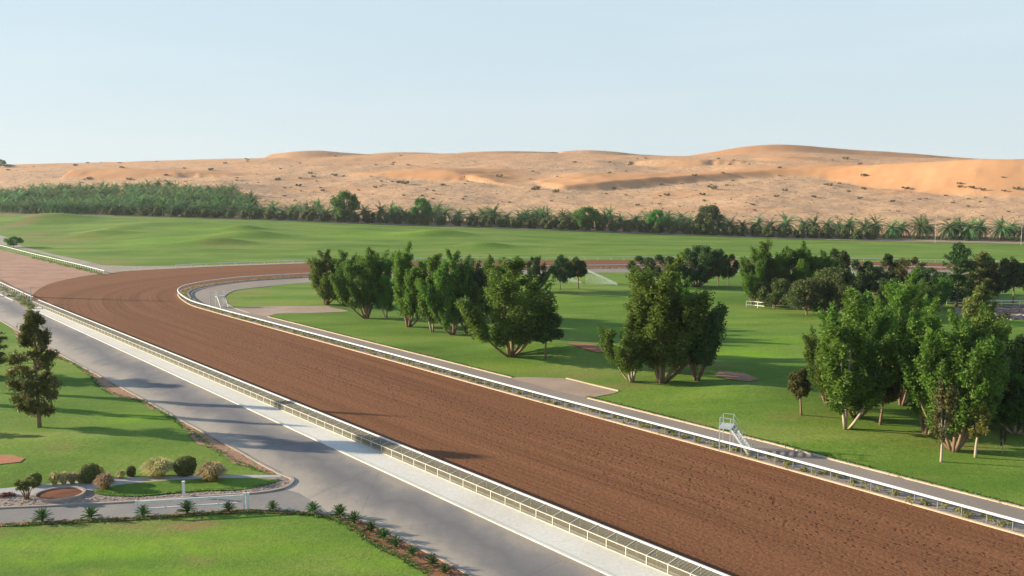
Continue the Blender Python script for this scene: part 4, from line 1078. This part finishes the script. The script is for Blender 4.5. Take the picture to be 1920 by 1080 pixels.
def clipped(px, py, top, wpx, label, flat=.0):
    p = FW(px, py); h = (py - top) * p.y / F; wd = wpx * p.y / F / 2
    r = empty('clipped_shrub', p); tag(r, label, 'bush', 'clipped round shrubs')
    mb = MB(); mb.tube([(0, 0, -.1), (0, 0, h * .4)], .07, 6); mb.build('stem', M['bark'], r)
    rg = np.random.default_rng(int(px)); n = int(5200 * (wpx / 36) ** 2)
    d = rg.normal(size=(n, 3)); d /= np.linalg.norm(d, axis=1)[:, None]
    sq = np.sign(d) * np.abs(d) ** .85; rr_ = rg.uniform(.86, 1.03, n)[:, None] * (1 + .05 * np.sin(d[:, :1] * 7) * np.cos(d[:, 2:] * 6))
    C = sq * rr_ * np.array([wd, wd, h * .5]) + np.array([0, 0, h * .52])
    a = rg.normal(size=(n, 3)) * .5 + d * .3; a /= np.linalg.norm(a, axis=1)[:, None]
    b = np.cross(a, d + rg.normal(size=(n, 3)) * .4); b /= np.linalg.norm(b, axis=1)[:, None]
    s = .055 * rg.uniform(.7, 1.3, n)[:, None]
    V = np.stack([C - a * s, C + b * s * .7, C + a * s, C - b * s * .7], 1).reshape(-1, 3)
    me = mesh_np('foliage', V, np.arange(n * 4).reshape(-1, 4), M['topiary']); at = me.attributes.new('leafv', 'FLOAT', 'FACE'); at.data.foreach_set('value', (rg.uniform(0, 1, n) ** 2).astype(np.float32))
    link('foliage', me, r)
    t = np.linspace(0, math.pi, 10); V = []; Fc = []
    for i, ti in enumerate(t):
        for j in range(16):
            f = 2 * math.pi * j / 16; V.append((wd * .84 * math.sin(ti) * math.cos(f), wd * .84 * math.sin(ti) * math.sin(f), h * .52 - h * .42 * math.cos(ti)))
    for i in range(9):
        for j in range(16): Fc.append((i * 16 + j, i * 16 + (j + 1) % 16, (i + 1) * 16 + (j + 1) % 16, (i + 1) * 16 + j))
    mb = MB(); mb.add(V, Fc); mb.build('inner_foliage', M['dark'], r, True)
clipped(348, 891, 855, 40, 'largest clipped round shrub between the two pale fountain grasses')
clipped(169, 905, 868, 35, 'clipped round shrub with gaps, left of the rusty grass clump')
clipped(66, 912, 886, 23, 'small clipped ball behind the vase shaped shrub at the left')
clipped(246, 894, 873, 17, 'smallest clipped ball beside the little grass tuft')
def fgrass(px, py, top, wpx, mat, label, n=900, name='fountain_grass', rad=.3, group=None):
    p = FW(px, py); h = (py - top) * p.y / F; wd = wpx * p.y / F / 2
    rg = np.random.default_rng(int(px * 7)); V = []; Fc = []; val = []
    for i in range(n):
        az = rg.uniform(0, 6.28); e = rg.uniform(.03, 1) ** .6; b0 = np.array([math.cos(az), math.sin(az), 0]) * wd * rad * rg.uniform(0, 1)
        out = np.array([math.cos(az), math.sin(az), 0]) * wd * (e * 1.0); hh = h * math.sqrt(max(0.05, 1 - (e * .86) ** 2)) * rg.uniform(.75, 1.05)
        s = np.array([-math.sin(az), math.cos(az), 0]); w0 = .022; prev = None
        pts = [b0, b0 + out * .35 + np.array([0, 0, hh * .6]), b0 + out * .8 + np.array([0, 0, hh]), b0 + out * 1.08 + np.array([0, 0, hh * .93])]
        ws = [w0, w0, w0 * (2.4 if i % 3 == 0 else 1), .004]
        base_ = len(V)
        for q, ww in zip(pts, ws): V += [q - s * ww, q + s * ww]
        for k in range(3): Fc.append((base_ + 2 * k, base_ + 2 * k + 1, base_ + 2 * k + 3, base_ + 2 * k + 2)); val.append((.15, .55, 1.0)[k] * rg.uniform(.5, 1))
    me = mesh_np(name, np.array(V), np.array(Fc), M[mat]); at = me.attributes.new('leafv', 'FLOAT', 'FACE'); at.data.foreach_set('value', np.array(val, np.float32))
    o = link(name, me, None, p); tag(o, label, 'ornamental grass', group); return o
fgrass(297, 894, 858, 60, 'fountain', 'pale straw coloured fountain grass left of the largest clipped shrub', 1600)
fgrass(397, 902, 865, 54, 'fountain', 'straw coloured fountain grass at the lawn tongue, right of the clipped shrub', 1500)
fgrass(197, 918, 885, 36, 'fountainred', 'rusty orange fountain grass clump at the left tip of the lawn tongue', 1000)
GG = 'small grass tufts along the paved walk'
for a, b, t, ww, l in ((103, 910, 882, 22, 'first tuft from the left in the row of feathery grasses'), (120, 909, 882, 20, 'second tuft in the row of feathery grasses'), (136, 908, 883, 20, 'third tuft in the row of feathery grasses'), (151, 907, 884, 18, 'fourth tuft in the row, touching the gappy clipped shrub'),
                       (189, 895, 872, 14, 'feathery tuft behind the gappy clipped shrub'), (227, 898, 880, 18, 'little green tuft left of the smallest clipped ball')):
    fgrass(a, b, t, ww, 'fountain', l, 420, group=GG)
# vase shaped shrub
p = FW(50, 937); h = 44 * p.y / F
r = random.Random(3); mb = MB(); cl = []
for i in range(9):
    az = i * .7; e = Vector((math.cos(az) * h * .32, math.sin(az) * h * .32, h * .62)); mb.tube([Vector((math.cos(az) * .1, math.sin(az) * .1, -.05)), e * .5 + Vector((0, 0, .05)), e], [.05, .04, .02], 5)
for i in range(34):
    az = r.uniform(0, 6.28); rr = h * .4 * math.sqrt(r.random()); cl.append(((math.cos(az) * rr, math.sin(az) * rr, h * r.uniform(.55, .88)), (0, 0, h * .08), h * .1, 150))
root = empty('vase_shrub', p); tag(root, 'vase shaped pruned shrub with bare stems and yellow green top at the left', 'bush'); mb.build('stems', M['bark'], root, True)
link('foliage', leaf_mesh('foliage', cl, .07, M['topiary'], seed=5), root)
p = FW(8, 931); cl = [((r.uniform(-.9, .9), r.uniform(-.4, .4), .18), (0, 0, .15), .25, 90) for i in range(14)]
o = link('maroon_groundcover', leaf_mesh('maroon_groundcover', cl, .06, M['flower'], seed=6), None, p); tag(o, 'low maroon leaved plants on the gravel at the left edge', 'plants', kind='stuff')
# stones of the island edge and gravel
rg = np.random.default_rng(11); mb = MB()
def stone(mb, c, s, rg):
    V = [Vector((math.cos(a) * s * rg.uniform(.7, 1.2), math.sin(a) * s * rg.uniform(.7, 1.2), z * s)) + Vector(c) for z, n_ in ((-.2, 6), (.45, 6)) for a in np.linspace(0, 6.28, n_, endpoint=False)]
    mb.add(V, [(0, 1, 7, 6), (1, 2, 8, 7), (2, 3, 9, 8), (3, 4, 10, 9), (4, 5, 11, 10), (5, 0, 6, 11), (6, 7, 8, 9, 10, 11)])
for i in range(900):
    a = rg.uniform(0, 548); t_ = np.interp(a, [0, 176, 262, 375, 450, 518, 548], [930, 932, 934, 924.5, 922, 905, 904]); b_ = np.interp(a, [0, 250, 480, 530, 548], [952, 940, 924, 915, 905])
    p = FW(a, rg.uniform(t_, b_)); stone(mb, p + Vector((0, 0, .06)), rg.uniform(.04, .11), rg)
o = mb.build('gravel_stones', M['rock']); tag(o, 'small loose stones covering the gravel of the island', 'stones', kind='stuff')
mb = MB()
for i in range(260):
    a = rg.uniform(1790, 1925); p = W(a, rg.uniform(575, 600)); stone(mb, p, rg.uniform(.15, .6), rg)
o = mb.build('bank_rocks', M['rock']); tag(o, 'broken rocks strewn over the bank at the right edge', 'rocks', kind='stuff')

# weeds in the gravel strip under the inner rail, verge weeds
cl = []; rg = np.random.default_rng(4)
gm = along(offset(ICw, 1.3)[2:178], 1.0)
for p, d in gm:
    for _ in range(3):
        if rg.uniform() < .75:
            q = p + Vector((rg.uniform(-.9, .9), rg.uniform(-.9, .9), .16)); r_ = rg.uniform(.15, .5); cl.append((tuple(q), (0, 0, r_ * .8), r_, 34))
o = link('weeds', leaf_mesh('weeds', cl, .13, M['weed'], seed=8)); tag(o, 'green and yellow weeds growing in the gravel under the inside rail', 'weeds', kind='stuff')
cl = []
for i in range(160):
    p = FW(rg.uniform(0, 70), 0 + 560) if False else None
    a = rg.uniform(-20, 60); b = rg.uniform(531 + a * .5, 550 + a * .45); p = FW(a, b); r_ = rg.uniform(.2, .7); cl.append(((p.x, p.y, r_ * .3), (0, 0, r_ * .5), r_, 18))
for (a, b, r_) in ((48, 572, 1.2), (54, 575, 1.2), (60, 579, 1.0), (43, 570, .8)):
    p = FW(a, b); cl.append(((p.x, p.y, .4), (0, 0, .6), r_, 160))
for i in range(160):
    a = rg.uniform(60, 195); b = np.interp(a, [60, 195], [484, 516]) + rg.uniform(-1, 3); p = FW(a, b - 2); r_ = rg.uniform(.2, .5); cl.append(((p.x, p.y, r_ * .3), (0, 0, r_ * .5), r_, 10))
o = link('verge_scrub', leaf_mesh('verge_scrub', cl, .2, M['rowshrub'], seed=9)); tag(o, 'scrubby weeds on the gravel verge by the start of the crowd fence', 'weeds', kind='stuff')
# long grass tufts at the lawn edges
cl = []
for L_, nn in (([(0, 988), (250, 976), (420, 963.5), (480, 962), (560, 965), (630, 975), (665, 997), (705, 1025), (750, 1047), (805, 1080)], 900),
               ([(100, 668), (140, 684), (165, 702), (185, 724), (205, 739), (255, 752), (300, 770), (352, 810), (395, 843), (440, 870), (500, 889)], 700), ([(502, 593.5), (960, 708)], 900), ([(1102, 746), (1350, 808), (1440, 831), (1920, 953)], 1500),
               ([(176, 924), (212, 931.5), (262, 932.5), (320, 927), (375, 923), (450, 920.5), (505, 909), (518, 902.5)], 700)):
    P_ = wp(L_); tot = sum((b - a).length for a, b in zip(P_[:-1], P_[1:]))
    sp_ = along(P_, tot / nn)
    for p, d in sp_:
        q = p + Vector((rg.uniform(-.35, .35), rg.uniform(-.1, .6), 0)); cl.append(((q.x, q.y, h1(q.x, q.y) + .05), (0, 0, .08), .14, 7))
gl = m_leaf('edge_grass_blades', (.05, .12, .015), (.1, .2, .03), (.16, .24, .05), .3)
o = link('edge_grass', leaf_mesh('edge_grass', cl, .09, gl, seed=10)); tag(o, 'tufts of longer grass along the lawn edges', 'grass', kind='stuff')

# sprinkler sprays
def spray(px, py, topx, topy, endx, endy, label, n=5000):
    p = W(px, py); D = p.y; rg = np.random.default_rng(int(px)); k = D / F
    V = []; t = rg.uniform(0, 1, n); hgt = (py - topy) * k; X0 = (topx - px) * k; X1 = (endx - px) * k
    dense = rg.uniform(0, 1, n) < .35
    x = X0 + (X1 - X0) * t; ztop = hgt * (1 - t) ** 1.0 + .15
    z = np.where(dense, ztop + rg.normal(0, .12, n), ztop * rg.uniform(0, 1, n))
    y = rg.normal(0, 1.5, n)
    C = np.stack([x, y, np.maximum(z, 0.05)], 1); s = rg.uniform(.02, .055, n)[:, None]
    a = rg.normal(size=(n, 3)); a /= np.linalg.norm(a, axis=1)[:, None]; b = np.cross(a, rg.normal(size=(n, 3))); b /= np.linalg.norm(b, axis=1)[:, None]
    V = np.stack([C - a * s, C + b * s, C + a * s, C - b * s], 1).reshape(-1, 3)
    o = link('water_spray', mesh_np('water_spray', V, np.arange(n * 4).reshape(-1, 4), M['spray']), None, p); tag(o, label, 'water spray', kind='stuff')
spray(1098, 533, 1098, 506, 1158, 531, 'slanting sprinkler jet misting the grass beside the dark far trees', 9000)
spray(1040, 530, 1040, 513, 1090, 524, 'low sprinkler mist between the trunks of the far trees', 4000)
spray(1590, 512, 1584, 484, 1598, 512, 'white upright water jet behind the fenced poplars', 3500)
# hut
p = W(1792, 566); root = empty('small_hut', p, R(10)); tag(root, 'small dark hut with a pale blue panel in the shade under the far pines', 'hut')
mb = MB(); mb.box((0, 0, 1.5), (5, 3.5, 3)); mb.build('wall', M['hutdark'], root)
mb = MB(); mb.box((0, 0, 3.1), (5.6, 4.1, .2)); mb.build('roof', M['hutdark'], root)
mb = MB(); mb.box((-1.4, -1.78, 1.3), (1.6, .06, 2.2)); mb.build('panel', M['hutpale'], root)

# unplaced prototypes are removed
for k, pr in PROTO.items():
    if k not in used:
        for ch in list(pr.children): bpy.data.objects.remove(ch)
        bpy.data.objects.remove(pr)

# ---------------------------------------------------------------- haze
mb = MB(); mb.box((0, 800, 70), (3400, 2200, 160)); 
hm = bpy.data.materials.new('haze'); hm.use_nodes = True; t = hm.node_tree; t.nodes.clear()
oo = t.nodes.new('ShaderNodeOutputMaterial'); pv = t.nodes.new('ShaderNodeVolumePrincipled'); pv.inputs['Density'].default_value = .00006; pv.inputs['Color'].default_value = (.86, .92, 1, 1); pv.inputs['Anisotropy'].default_value = .2
t.links.new(pv.outputs[0], oo.inputs['Volume'])
o = mb.build('haze', hm); tag(o, 'thin pale haze in the air over the fields and dunes', 'haze', kind='stuff')
print('OBJECTS', len(bpy.data.objects))
